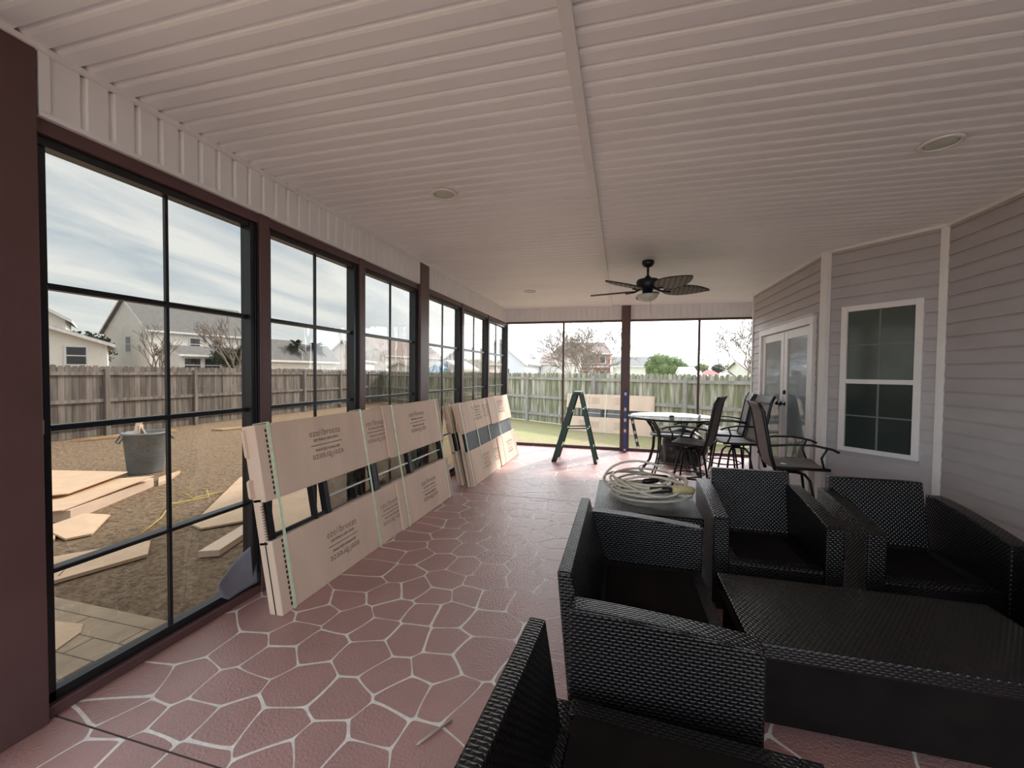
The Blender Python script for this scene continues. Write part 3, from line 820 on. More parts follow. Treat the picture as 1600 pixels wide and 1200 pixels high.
# ================================================================ wicker furniture
def arm_poly(dep, zb, zf, z0=.05):
    # profile in (y, z): back at +dep/2, front at -dep/2
    P_ = [(-dep/2, z0), (dep/2, z0), (dep/2, zb)]
    for k in range(1, 9):
        t = k/8
        P_.append((dep/2-dep*t, zb-(zb-zf)*(t**1.6)))
    return P_
def wseat(name, label, cat, loc, rz, W, D, arms=(1, 1), zb=.66, zf=.58, back=.75, seat=.33, aw=.095, group=None, backw=None, backoff=0, lean=.05, apronz=.07):
    o = thing(name, label, cat, loc, rz, 'black wicker armchairs' if name == 'wicker_chair' else None)
    x0 = -W/2+(aw if arms[0] else 0); x1 = W/2-(aw if arms[1] else 0)
    MB().box((x0, -D/2+.01, apronz), (x1, D/2-.02, seat-.012)).build('seat_base', 'wicker', o, bevel=.006)
    MB().box((x0+.07, -D/2+.07, seat-.012), (x1-.07, D/2-.12, seat+.004)).build('seat_deck', 'deck', o, bevel=.004)
    rim = MB()
    rim.box((x0, -D/2+.01, seat-.013), (x1, -D/2+.07, seat)); rim.box((x0, -D/2+.07, seat-.013), (x0+.07, D/2-.1, seat)); rim.box((x1-.07, -D/2+.07, seat-.013), (x1, D/2-.1, seat))
    rim.build('seat_rim', 'wickerbig', o, bevel=.004)
    bx0, bx1 = (x0, x1) if backw is None else (backoff-backw/2, backoff+backw/2)
    b = MB()
    tb = .055
    b.prism([(D/2-.13, seat-.01), (D/2-.03, .08), (D/2, .08), (D/2+lean, back), (D/2+lean-tb, back), (D/2-.09, seat+.02)], 'x', bx0, bx1)
    b.build('backrest', 'wickerbig', o, bevel=.008)
    for s_, on in ((-1, arms[0]), (1, arms[1])):
        if not on: continue
        a = MB(); xa = s_*(W/2-aw/2)
        a.prism(arm_poly(D, zb, zf), 'x', xa-aw/2, xa+aw/2)
        a.build('armrest', 'wickerbig', o, bevel=.008)
    for sx in (-1, 1):
        for sy in (-1, 1):
            MB().box((sx*(W/2-.06)-.025, sy*(D/2-.06)-.025, 0), (sx*(W/2-.06)+.025, sy*(D/2-.06)+.025, apronz+.01)).build('leg', 'blackmetal', o)
    return o
wseat('wicker_loveseat', 'black wicker loveseat facing right, left of the low wicker table, with both armrests in view', 'loveseat', (.155, 2.14, 0), PI/2, 1.22, .66, zb=.625, zf=.575, back=.71, lean=.06)
wseat('wicker_chair', 'black wicker armchair facing the camera behind the low table, left of its twin', 'armchair', (.935, 3.17, 0), 0, .71, .66, zb=.69, zf=.60, back=.775, backw=.53, backoff=.02)
wseat('wicker_chair', 'black wicker armchair facing the camera, standing under the bay window', 'armchair', (1.76, 3.14, 0), .0, .74, .66, zb=.69, zf=.60, back=.77, backw=.56, backoff=-.02)
wseat('wicker_chair', 'black wicker armchair at the right edge beside the low table', 'armchair', (2.22, 2.14, 0), -PI/2, .72, .64, zb=.62, zf=.56, back=.70)
wseat('wicker_corner_seat', 'armless black wicker seat closest to the camera at the bottom of the picture', 'sectional seat', (.14, .86, 0), PI/2-.07, 1.14, .86, arms=(0, 0), back=.70, seat=.35, backw=1.0, backoff=-.07, lean=.02)
t_ = thing('wicker_coffee_table', 'long low black wicker table in the middle of the wicker seats', 'coffee table', (1.13, 2.19, 0))
MB().box((-.60, -.31, .335), (.60, .31, .402)).build('table_top', 'wicker', t_, bevel=.006)
MB().box((-.57, -.28, .05), (.57, .28, .34)).build('apron', 'deck', t_, bevel=.004)
for sx in (-1, 1):
    for sy in (-1, 1): MB().box((sx*.56-.02, sy*.27-.02, 0), (sx*.56+.02, sy*.27+.02, .06)).build('leg', 'blackmetal', t_)
t_ = thing('wicker_side_table', 'square black wicker side table holding the coiled beige cable', 'side table', (.19, 3.46, 0))
MB().box((-.37, -.43, .455), (.37, .43, .52)).build('table_top', 'wickerbig', t_, bevel=.006)
MB().box((-.34, -.40, .08), (.34, .40, .46)).build('apron', 'deck', t_, bevel=.004)
for sx in (-1, 1):
    for sy in (-1, 1): MB().box((sx*.32-.02, sy*.38-.02, 0), (sx*.32+.02, sy*.38+.02, .09)).build('leg', 'blackmetal', t_)

# coiled cable
rn = random.Random(3)
o = thing('extension_cord', 'coil of beige cable heaped on the wicker side table', 'extension cord', (.20, 3.50, .52))
pts_ = []
for k in range(0, 8*26):
    a = 2*PI*k/26; lp = k/26
    r_ = .235+.05*math.sin(lp*2.1)+.02*math.sin(a*2+lp)
    cx = .05*math.sin(lp*1.3); cy = .05*math.cos(lp*1.9)
    zz = .012+.0125*lp+.028*(1+math.sin(a+lp*1.7))*min(1, lp/3)
    pts_.append((cx+r_*1.03*math.cos(a), cy+r_*math.sin(a), zz))
b = MB(); b.tube(pts_, .0095, 8)
lp_ = []
for k in range(27):      # loop standing up at the left back
    t = k/26; a = PI*(1.15-1.3*t)
    lp_.append((-.10+.19*math.cos(a)*1.25+.12*t, .10-.18*t, .10+.17*math.sin(a) if math.sin(a) > 0 else .05+.1*math.sin(a)+.05))
b.tube(lp_, .0095, 8)
lp_ = [(-.28+.62*t, -.12-.1*math.sin(PI*t)+.05*t, .10+.10*math.sin(PI*t)) for t in [i/20 for i in range(21)]]
b.tube(lp_, .0095, 8)
lp_ = [(.02+.28*math.cos(t), -.08+.2*math.sin(t), .12+.05*math.sin(t*2+1)) for t in [i*2*PI/28 for i in range(28)]]
b.tube(lp_, .0095, 8, closed=True)
b.build('cable', 'cord', o)
for (p, q, r_, m_, nm_) in (((-.02, -.05, .12), (.10, .0, .13), .022, 'blackplastic', 'connector'), ((.05, .06, .14), (.18, .1, .135), .02, 'blackplastic', 'connector'),
                           ((.02, -.23, .105), (.18, -.21, .115), .026, 'blackplastic', 'plug_body'), ((.18, -.21, .115), (.34, -.14, .105), .034, 'sleeve', 'plug_sleeve')):
    p = Vector(p); q = Vector(q)
    MB().tube([p, p.lerp(q, .12), p.lerp(q, .9), q], [r_*.6, r_, r_*.95, r_*.7], 12).build(nm_, m_, o)

# ================================================================ patio bar set
tb = thing('bar_table', 'round bar-height patio table with glass top and curved black legs', 'table', (.72, 6.42, 0))
MB().lathe([(0, .868), (.57, .868), (.595, .862), (.605, .875), (.597, .890), (.57, .884), (0, .884)], k=48).build('glass_top', 'tabletop', tb)
MB().tube([(.60*math.cos(a), .60*math.sin(a), .876) for a in [i*2*PI/48 for i in range(48)]], .014, 8, closed=True).build('rim', 'blackmetal', tb)
MB().lathe([(0, .884), (.035, .884), (.035, .895), (.02, .902), (0, .903)], k=20).build('umbrella_plug', 'blackmetal', tb)
for zz, rr in ((.10, .45), (.62, .29)):
    MB().tube([(rr*math.cos(a), rr*math.sin(a), zz) for a in [i*2*PI/40 for i in range(40)]], .011, 8, closed=True).build('ring', 'blackmetal', tb)
MB().lathe([(0, .62), (.28, .62), (.28, .626), (0, .627)], k=32).build('shelf', 'tabletop', tb)
for k in range(4):
    for dd in (-.05, .05):
        a = .9+k*PI/2+dd
        pr = [(.50, .862), (.42, .80), (.33, .70), (.29, .60), (.30, .40), (.36, .20), (.45, .08), (.50, 0)]
        MB().tube([(r_*math.cos(a), r_*math.sin(a), z) for r_, z in pr], .012, 8).build('leg', 'blackmetal', tb)

def bar_chair(label, loc, rz):
    o = thing('bar_chair', label, 'bar chair', loc, rz, 'patio bar chairs around the round table')
    W2 = .25; sz = .63
    # sling seat and back, faces -y
    def seatf(u, v): return ((u-.5)*2*W2, -.24+.46*v, sz-.02*math.sin(PI*u)+.035*(1-v)**3*0-.01*v)
    MB().grid(seatf, 8, 8).build('seat', 'sling', o, thick=.012)
    prof = [(.20, sz-.02), (.235, sz+.10), (.26, sz+.25), (.29, sz+.42), (.31, sz+.52), (.35, sz+.60)]
    def backf(u, v):
        t = v*(len(prof)-1); i = min(int(t), len(prof)-2); f = t-i
        y = prof[i][0]*(1-f)+prof[i+1][0]*f; z = prof[i][1]*(1-f)+prof[i+1][1]*f
        return ((u-.5)*2*W2, y+.02*math.sin(PI*u), z)
    MB().grid(backf, 8, 15).build('backrest', 'sling', o, thick=.010)
    for s_ in (-1, 1):
        MB().tube([(s_*W2, -.25, sz-.01), (s_*W2, 0, sz-.012), (s_*W2, .19, sz-.02)], .015, 8).build('seat_rail', 'blackmetal', o)
        MB().tube([(s_*W2, .17, sz-.12)]+[(s_*W2, y, z) for y, z in prof], [.018]*6+[.016], 8).build('back_rail', 'blackmetal', o)
        MB().tube([(s_*(W2+.01), .25, sz+.19), (s_*(W2+.035), .08, sz+.215), (s_*(W2+.04), -.10, sz+.22), (s_*(W2+.04), -.25, sz+.19), (s_*(W2+.035), -.30, sz+.165)], .011, 8).build('armrest', 'blackmetal', o)
        MB().tube([(s_*(W2+.038), -.21, sz+.20), (s_*(W2+.02), -.17, sz+.10), (s_*W2, -.20, sz)], .010, 8).build('arm_support', 'blackmetal', o)
    MB().box((-W2, .285, sz+.50), (W2, .30, sz+.515)).build('top_bar', 'blackmetal', o)
    MB().lathe([(0, -.02), (.10, -.02), (.10, -.055), (.06, -.07), (.06, -.10), (0, -.10)], c=(0, -.01, sz), k=20).build('swivel', 'blackmetal', o)
    for k in range(4):
        a = PI/4+k*PI/2
        pr = [(.04, sz-.095), (.12, sz-.10), (.17, sz-.15), (.20, sz-.28), (.23, .20), (.26, 0.0)]
        MB().tube([(r_*math.cos(a), -.01+r_*math.sin(a), z) for r_, z in pr], .013, 8).build('leg', 'blackmetal', o)
    MB().tube([(.235*math.cos(t), -.01+.235*math.sin(t), .19) for t in [i*2*PI/32 for i in range(32)]], .010, 8, closed=True).build('foot_ring', 'blackmetal', o)
    return o
bar_chair('nearest patio bar chair to the round table, its high dark back towards the house doors', (.90, 5.78, 0), -PI/2+.12-.50)
bar_chair('patio bar chair at the right before the french doors, facing the house wall', (1.66, 4.72, 0), PI/2-.08)
bar_chair('patio bar chair with pale taupe back facing left, in front of the glass doors', (1.50, 6.10, 0), -PI/2+.12)
bar_chair('farthest patio bar chair, its pale back beside the end screen', (1.52, 6.85, 0), -PI/2-.12)
# small tray table between chairs
t_ = thing('patio_table', 'low pale-topped patio table behind the bar chairs', 'table', (1.58, 7.42, 0))
MB().box((-.20, -.22, .60), (.43, .22, .63)).build('table_top', 'tabletop', t_, bevel=.005)
for sx in (-.17, .40):
    for sy in (-.19, .19): MB().tube([(sx, sy, .6), (sx, sy, 0)], .014, 8).build('leg', 'blackmetal', t_)
# black covered lump
rr_ = random.Random(8)
def lump(u, v):
    a = u*2*PI; z = .02+.52*v
    r_ = .34*(1-.42*v**3)*(1+.10*math.sin(3*a+4*v)+.06*math.sin(7*a+2*v)+.03*math.sin(11*a-9*v))
    if v > .8: r_ *= math.sqrt(max(0, 1-((v-.8)/.2)**2))+.01
    return (r_*math.cos(a)*1.05, r_*math.sin(a)*.8, z+.05*math.sin(2*a+1)*v)
o = thing('covered_grill', 'bulky thing wrapped in shiny black plastic behind the bar chairs', 'covered grill', (1.02, 7.50, 0))
MB().grid(lump, 40, 20).build('cover', 'blackplastic', o)

# ================================================================ ladder, levels, screw
ld = thing('step_ladder', 'green fibreglass step ladder standing open before the end screen', 'step ladder', (-.72, 7.18, 0))
tz = 1.17
MB().box((-.055, -.20, tz-.03), (.075, .20, tz+.02)).build('top_cap', 'blackplastic', ld, bevel=.006)
def bar(b, p, q, w_, d_, side):
    p = Vector(p); q = Vector(q); d = (q-p).normalized(); s_ = Vector(side).normalized(); n_ = d.cross(s_)
    v = [c+s_*i*w_/2+n_*j*d_/2 for c in (p, q) for i, j in ((-1, -1), (1, -1), (1, 1), (-1, 1))]
    b._faces(v, [(0, 1, 2, 3), (7, 6, 5, 4), (0, 4, 5, 1), (1, 5, 6, 2), (2, 6, 7, 3), (3, 7, 4, 0)]); return b
for s_ in (-1, 1):
    f0 = (-.36, s_*.22, 0); f1 = (-.03, s_*.165, tz-.02); r0 = (.33, s_*.20, 0); r1 = (.06, s_*.155, tz-.02)
    bar(MB(), f0, f1, .028, .085, (0, 1, 0)).build('side_rail', 'ladder', ld, bevel=.003)
    bar(MB(), r0, r1, .024, .05, (0, 1, 0)).build('rear_rail', 'ladder', ld, bevel=.003)
    MB().box((-.40, s_*.22-.02, 0), (-.32, s_*.22+.02, .03)).build('foot', 'blackplastic', ld)
    MB().box((.305, s_*.20-.016, 0), (.36, s_*.20+.016, .03)).build('foot', 'blackplastic', ld)
    bar(MB(), (-.20, s_*.18, .56), (.19, s_*.175, .58), .004, .018, (0, 1, 0)).build('spreader', 'blackmetal', ld)
for k in range(3):
    z = .28+.29*k; x = -.36+.33*z/tz
    MB().box((x-.045, -.21+.03*k/3, z-.025), (x+.04, .21-.03*k/3, z)).build('step', 'alu', ld, bevel=.002)
    z = .26+.33*k; x = .33-.27*z/tz
    MB().box((x-.012, -.19, z-.02), (x+.015, .19, z)).build('rear_brace', 'alu', ld)
def level(label, name, x, y, z0, tilt, ax, body, Ln=1.2, rz=0):
    o = thing(name, label, 'spirit level', (x, y, z0), rz); o.rotation_euler = (ax, tilt, rz)
    MB().box((-.03, -.0125, 0), (.03, .0125, Ln)).build('beam', body, o, bevel=.002)
    for z in (.05, Ln*.33, Ln*.5, Ln*.67, Ln-.10):
        MB().box((-.02, -.0135, z-.015), (.02, .0135, z+.045 if z != .05 else z+.02)).build('vial_window', 'white', o)
level('blue spirit level leaning upright against the brown post of the end wall', 'spirit_level', .085, YE-.23, .004, 0, -.125, 'blue')
level('black spirit level leaning outdoors against the end screen, right of the brown post', 'spirit_level', .42, YE+.28, -.29, -.22, .12, 'blackmetal', .95)
sc = thing('marker_pencil', 'thin pale stick lying on the floor left of the nearest wicker seat', 'stick', (-.725, 1.55, .006), 1.03)
MB().tube([(-.085, 0, 0), (-.07, 0, 0), (.085, 0, 0)], [.0012, .005, .005], 8).build('shaft', 'cord', sc)
# potted plant at the right edge
pp = thing('potted_plant', 'green leaf of a houseplant entering at the right edge above the armchair', 'plant', (2.36, 2.65, 0))
MB().lathe([(0, 0), (.11, 0), (.14, .28), (.15, .30), (.13, .30), (.12, .27), (0, .27)]).build('pot', 'terracotta', pp)
for k in range(6):
    a = 3.3+k*1.05
    ln = .26 if k else .30
    def lf_(u, v, a=a, ln=ln):
        r_ = .02+ln*.62*u; wv = .045*math.sin(PI*min(u*1.02, 1))**.8*(2*v-1)
        return (r_*math.cos(a)-wv*math.sin(a), r_*math.sin(a)+wv*math.cos(a), .75+.25*u-.33*u*u-.01*abs(2*v-1))
    lfo = MB().grid(lf_, 8, 4).build('leaf', 'leafg', pp, thick=.002)
    MB().tube([(0, 0, .27), (.008*math.cos(a), .008*math.sin(a), .5), (.03*math.cos(a), .03*math.sin(a), .752)], .004, 6).build('stem', 'leafg', lfo)
# ================================================================ outdoors
GZ = -.3
gb = MB()
gb.grid(lambda u, v: (-120+240*u, -30+230*v, GZ), 48, 46, smooth=False)
struct(gb.build('ground', 'ground', recalc=False))
# blades and straw tufts close to the porch
rn = random.Random(11)
tf = MB()
for k in range(12000):
    x = rn.uniform(-9.5, -2.5); y = rn.uniform(1.6, 9)
    if y < 2.28 and x > -4.6: continue
    if rn.random() > min(1, 4.2/(-x)): continue
    a = rn.uniform(0, 6.28); h_ = rn.uniform(.006, .028); l_ = rn.uniform(.02, .07); w_ = .0022
    c_, s_ = math.cos(a), math.sin(a)
    tf._faces([(x-s_*w_, y+c_*w_, GZ), (x+s_*w_, y-c_*w_, GZ), (x+c_*l_, y+s_*l_, GZ+h_)], [(0, 1, 2)], tone=rn.random())
MT['straw'] = mat('straw', (.34, .25, .15), .9, vc=.6, nscale=3)
tag(tf.build('dry_grass', 'straw', recalc=False, autouv=False), 'dry straw and clippings lying on the yard outside the left windows', 'dry grass', kind='stuff')
# stamped concrete walk outside the near window
pb = MB()
pb.box((-4.9, -2.6, GZ-.05), (LX-.14, 2.19, GZ+.012))
pl = MB()
import itertools
for k in range(-24, 20):
    y_ = k*.16
    if -2.6 < y_ < 2.15: pb.box((-4.9, y_-.003, GZ+.01), (LX-.14, y_+.003, GZ+.0135), 1)
rn = random.Random(4)
for k in range(-16, 14):
    y_ = k*.16
    x = -4.9+rn.random()*.4
    while x < LX-.2:
        if -2.6 < y_ < 2.0: pb.box((x-.003, y_, GZ+.01), (x+.003, y_+.16, GZ+.0135), 1)
        x += rn.uniform(.3, .6)
struct(pb.build('patio', ['patio', 'patioline']))

def flatbox(label, pts, z, th, tilt=(0, 0, 0), m='card_in', folds=(), name='cardboard_sheet', lift=None, cat='cardboard'):
    """cardboard sheet from plan outline; lift = z per vertex"""
    cx = sum(p[0] for p in pts)/len(pts); cy = sum(p[1] for p in pts)/len(pts)
    o = bpy.data.objects.new(name, None)
    b = MB(); n_ = len(pts); lf = lift or [0]*n_
    vs = [(p[0]-cx, p[1]-cy, lf[i]+k) for k in (0, th) for i, p in enumerate(pts)]
    fs = [tuple(range(n_))[::-1], tuple(range(n_, 2*n_))]+[(i, (i+1) % n_, (i+1) % n_+n_, i+n_) for i in range(n_)]
    b._faces(vs, fs)
    ob = b.build(name, m); ob.location = (cx, cy, z)
    tag(ob, label, cat, 'flattened cartons and boards scattered on the yard')
    return ob
z = GZ+.012
g_ = 'scattered flattened cartons on the yard'
flatbox('deep open carton tray at the bottom of the pile beside the bin', [(-6.23, 3.36), (-6.90, 4.72), (-8.0, 3.9), (-7.2, 2.75)], GZ+.002, .13, m='card')
flatbox('middle folded carton of the pile beside the bin', [(-6.25, 3.30), (-6.75, 4.62), (-7.85, 3.85), (-7.1, 2.6)], GZ+.14, .012, lift=[0, .05, .03, 0])
flatbox('topmost carton sheet of the pile beside the bin', [(-6.75, 3.62), (-7.1, 4.50), (-8.15, 4.15), (-8.1, 3.3), (-7.2, 3.0)], GZ+.225, .012, lift=[-.02, .03, .06, .02, 0])
flatbox('narrow carton piece leaning at the foot of the bin', [(-6.85, 4.75), (-6.9, 4.9), (-7.35, 5.45), (-7.2, 5.0)], GZ+.004, .05)
flatbox('small torn carton flap near the porch, left of the yellow line', [(-5.55, 2.95), (-5.46, 3.12), (-5.90, 3.55), (-6.1, 3.42), (-6.0, 3.0)], z, .02, lift=[0, 0, .02, .06, .05])
flatbox('narrow dark-edged carton strip beside the torn flap', [(-5.75, 2.70), (-5.62, 2.9), (-6.05, 3.15), (-6.2, 2.95)], z+.0, .03)
c_ = flatbox('long flattened carton sleeve lying close to the patio', [(-4.52, 2.30), (-4.33, 2.90), (-4.62, 3.12), (-4.95, 2.66), (-5.2, 2.3), (-4.9, 2.05)], z, .03, lift=[.0, 0, .01, .03, .03, .0])
MB().box((-.003, -.25, .028), (.003, .22, .033)).build('fold_line', 'ink', c_).rotation_euler = (0, 0, .8)
c_ = flatbox('large flattened carton leaning up to the right of the muntin, outside the nearest window', [(-4.72, 3.62), (-4.50, 3.56), (-4.02, 4.10), (-4.10, 4.9), (-5.0, 5.25), (-5.72, 5.15)], z, .02, lift=[0, 0, .02, .12, .18, .1])
flatbox('carton sleeve lying behind the nearest bundle, seen through its clear panels', [(-3.62, 3.68), (-3.28, 4.05), (-3.7, 6.0), (-4.5, 6.2), (-4.32, 4.3)], z, .03, lift=[.0, .0, .04, .16, .10])
flatbox('thick carton beam in the grass near the grey plastic sheet', [(-3.86, 3.02), (-3.70, 3.10), (-3.98, 3.95), (-4.12, 3.88)], z, .06, name='carton_beam', m='card')
flatbox('flat carton sheet with rounded corner on the patio', [(-3.72, 1.98), (-3.60, 2.00), (-3.50, 1.93), (-3.42, 1.75), (-3.35, 1.2), (-4.3, 1.2), (-4.6, 1.9)], GZ+.0145, .006)
flatbox('long pale board lying at the foot of the left fence', [(-12.9, 7.0), (-12.75, 7.3), (-12.2, 9.0), (-12.55, 9.0)], z, .06, name='timber_board', m='wood')
flatbox('small pale board on the grass beyond the bin', [(-11.6, 9.5), (-11.3, 9.6), (-11.0, 10.6), (-11.3, 10.5)], z, .04, name='timber_board', m='wood')
# yellow line
yl = [(-5.0, 3.3, z+.01), (-5.3, 3.7, z+.01), (-5.7, 4.1, z+.02), (-5.55, 4.5, z+.01), (-5.9, 4.75, z+.02), (-6.05, 4.5, z+.02), (-5.7, 4.4, z+.01), (-5.6, 4.8, z+.01), (-5.5, 5.6, z+.01), (-5.3, 6.6, z+.01)]
tag(MB().tube(yl, .006, 6).build('rope', 'yellow'), 'thin yellow rope winding over the dry yard', 'rope')
# bin
bn_ = thing('trash_bin', 'round grey ribbed trash bin full of carton scraps in the yard', 'trash bin', (-8.0, 5.35, GZ))
MB().lathe([(0, .0), (.235, .0), (.245, .02), (.30, .66), (.315, .67), (.33, .68), (.33, .705), (.305, .71), (.295, .70), (.24, .06), (0, .05)], k=40).build('body', 'bin', bn_)
for a in (-1.9, 1.25):
    c_, s_ = math.cos(a), math.sin(a)
    MB().tube([(c_*.31-s_*.09, s_*.31+c_*.09, .66), (c_*.37-s_*.09, s_*.37+c_*.09, .56), (c_*.37+s_*.09, s_*.37-c_*.09, .56), (c_*.31+s_*.09, s_*.31-c_*.09, .66)], .014, 8).build('handle', 'bin', bn_)
for k, (dx_, dy_, a, l_, lb) in enumerate(((-.10, -.12, .25, .50, 'tallest'), (-.04, -.07, -.12, .42, 'narrow'), (.10, .05, .35, .40, 'short'))):
    o = MB().box((-.045, -.012, 0), (.045, .012, l_)).build('carton_scrap', 'card', bevel=.002)
    o.location = (-8.0+dx_, 5.35+dy_, GZ+.42); o.rotation_euler = (-a, a*.6, .9+k)
    tag(o, '%s carton scrap sticking out of the grey trash bin' % lb, 'carton scrap')

# ---- fences
def fence(label, p0, p1, ht, m, inner=1, posts_at=None, z0=GZ, seed=1):
    p0 = Vector((*p0, 0)); p1 = Vector((*p1, 0)); d = p1-p0; Ln = d.length; d.normalize()
    o = thing('wooden_fence', label, 'fence', (p0.x, p0.y, z0), math.atan2(d.y, d.x))
    rn = random.Random(seed)
    bays = [0]
    ps = posts_at or [2.4*i for i in range(int(Ln/2.4)+1)]
    n_ = ps+[Ln] if ps[0] <= .01 else [0]+ps+[Ln]
    for i in range(len(n_)-1):
        b = MB(); x = n_[i]
        while x < n_[i+1]-.03:
            w_ = .136+rn.uniform(-.004, .004); h_ = ht+rn.uniform(-.02, .02); t = rn.random(); dy_ = rn.uniform(-.004, .004)
            x1 = min(x+w_, n_[i+1]+.02)
            b.prism([(x, 0.02), (x1, .02), (x1, h_-.05), (x1-.03, h_), (x+.03, h_), (x, h_-.05)], 'y', dy_-.009, dy_+.009, tone=t)
            x += w_+.007
        b.build('fence_boards', m, o)
        for z in (.30, .92*ht/1.8, ht-.20):
            r_ = MB(); r_.box((n_[i]+.05, inner*.011, z-.045), (n_[i+1]-.05, inner*.065, z+.045), tone=.8); r_.build('rail', 'fencerail' if m == 'fenceB' else m, o)
    for x in ps:
        MB().box((x-.05, inner*.01, 0), (x+.05, inner*.11, ht-.09), tone=.9).build('post', 'fencerail' if m == 'fenceB' else m, o)
    return o
fence('weathered grey-brown board fence along the left side of the yard', (-13.4, 3.2), (-13.4, 21.8), 1.87, 'fenceL', inner=-1, seed=2)
# back fence from left corner to the right
bp0 = Vector((-13.4, 21.3)); bp1 = Vector((6.0, 9.68)); bdv = (bp1-bp0)
def onf(r_):   # distance along the back fence where X = r*Y
    # p0.x + s dx = r (p0.y + s dy)
    return (r_*bp0.y-bp0.x)/(bdv.x-r_*bdv.y)*bdv.length
pa = [onf(v) for v in (-.2334, -.0593, .1207)]
st = (pa[2]-pa[0])/2
posts_ = [pa[1]+st*k for k in range(-6, 4) if 0 < pa[1]+st*k < bdv.length]
fence('mossy grey-green picket fence across the back of the yard', tuple(bp0), tuple(bp1), 1.80, 'fenceB', inner=-1, posts_at=posts_, seed=6)

# ---- houses
def house(label, org, rz, Ln, Wd, he, hr, wm, rm, wins=(), base=GZ, over=.35, gablem=None, extra=None):
    """local x along the ridge, y = depth away; front face y=0, gable end x=0"""
    o = thing('house', label, 'house', (*org, base), rz)
    he -= base; hr -= base
    b = MB(); b.prism([(0, 0), (Wd, 0), (Wd, he), (Wd/2, hr-.05), (0, he)], 'x', 0, Ln); b.build('walls', wm, o)
    r_ = MB(); sl_ = (hr-he)/(Wd/2)
    ov = over
    for s_ in (0, 1):
        ya = -ov if s_ == 0 else Wd+ov
        z_ = he-sl_*ov
        r_.prism([(ya, z_), (Wd/2, hr), (Wd/2, hr+.14), (ya, z_+.14)], 'x', -ov, Ln+ov)
    r_.build('roof', rm, o)
    f_ = MB()
    for xx in (-ov-.03, Ln+ov):
        f_.prism([(-ov, he-sl_*ov-.08), (Wd/2, hr-.08), (Wd+ov, he-sl_*ov-.08), (Wd+ov, he-sl_*ov+.12), (Wd/2, hr+.12), (-ov, he-sl_*ov+.12)], 'x', xx, xx+.03)
    f_.box((-ov, -ov-.02, he-sl_*ov-.08), (Ln+ov, -ov, he-sl_*ov+.12))
    f_.build('fascia', 'white', o)
    for (face, u, z, w_, h_) in wins:
        z -= base
        wb_ = MB(); pb_ = MB()
        if face == 'f':
            wb_.box((u-w_/2-.1, -.06, z-.1), (u+w_/2+.1, -.01, z+h_+.1)); pb_.box((u-w_/2, -.08, z), (u+w_/2, -.05, z+h_)); pb2 = (u-w_/2, -.09, z+h_/2-.03), (u+w_/2, -.07, z+h_/2+.03)
        else:
            wb_.box((-.06, u-w_/2-.1, z-.1), (-.01, u+w_/2+.1, z+h_+.1)); pb_.box((-.08, u-w_/2, z), (-.05, u+w_/2, z+h_)); pb2 = (-.09, u-w_/2, z+h_/2-.03), (-.07, u+w_/2, z+h_/2+.03)
        wf = wb_.box(*pb2).build('window', 'white', o); pb_.build('pane', 'hwin', wf)
    return o
def hz(B, C):  # heading from B to C
    return math.atan2(C[1]-B[1], C[0]-B[0])
# big pale house: ridge runs B->C. front (y=0) must be the side facing us => build with x from C to B
HB, HC = (-45.2, 30.7), (-43.0, 41.5)
a_ = hz(HB, HC)
house('large pale two-storey house with grey gabled roof beyond the left fence', HB, a_, 11.0, 9.6, 5.5, 8.9, 'hwhite', 'roof', wins=[('f', 4.0, 3.6, .9, 1.2), ('f', 6.2, 3.6, .8, 1.2), ('f', 9.3, 3.2, .9, 1.4), ('g', 4.2, 3.3, .9, 1.5), ('g', 5.6, 0.2, .8, 1.3)])
house('small pale gabled house at the left edge behind the fence', (-30.6, 18.4), 2.59, 9, 6.2, 3.0, 4.1, 'hwhite', 'roof', wins=[('g', 1.3, 1.75, .8, 1.0), ('g', 3.6, 1.75, .8, 1.0)])
house('grey-roofed upper storey peeping at the far left edge of the nearest window', (-42.6, 22.9), 2.59, 6, 8, 5.4, 8.0, 'hwhite', 'roof')
# low sun room building
o = house('low white sun room with dark windows right of the big pale house', (-38.3, 28.6), hz((-38.3, 28.6), (-37.0, 37)), 8.0, 3.5, 2.9, 3.6, 'white', 'roof', wins=[('f', .9, 1.3, 1.3, 1.2), ('f', 2.6, 1.3, 1.3, 1.2), ('f', 4.3, 1.3, 1.3, 1.2), ('f', 6.0, 1.3, 1.3, 1.2)])
house('small white gabled extension behind the sun room', (-38.2, 37.4), hz((-38.2, 37.4), (-37.0, 43)), 5, 4, 3.2, 5.0, 'white', 'roof', wins=[('f', 2, 1.4, 1.0, 1.2), ('f', 4, 1.4, 1.0, 1.2)])
house('long low grey-roofed house seen in the second window', (-33.0, 31.8), hz((-33, 31.8), (-31.6, 41)), 9.2, 3.4, 2.7, 4.2, 'hwhite', 'roof')
house('grey-roofed house with gable end in the second window', (-31.4, 45.2), hz((-31.4, 45.2), (-33.9, 51.2)), 9, 4.2, 3.1, 5.2, 'hwhite', 'roof')
house('brown-roofed house seen through the third window', (-37.0, 60.0), hz((-37, 60), (-34, 74)), 15, 9, 4.2, 7.2, 'hwhite', 'roofr')
house('long brown low building far behind the fourth window', (-18.5, 35.0), hz((-18.5, 35), (-18, 39)), 3.6, 3, 1.9, 2.4, 'hwhite', 'roofr')
house('small bright blue shed seen through the fourth window', (-16.0, 35.6), hz((-16, 35.6), (-15.9, 37)), 1.4, 1.5, 1.9, 2.3, 'bluepl', 'bluepl', over=.05)
house('white tent-like shelter behind the fifth window', (-14.6, 36.4), hz((-14.6, 36.4), (-14.2, 40)), 3.8, 3, 1.75, 2.5, 'white', 'white', over=.1)
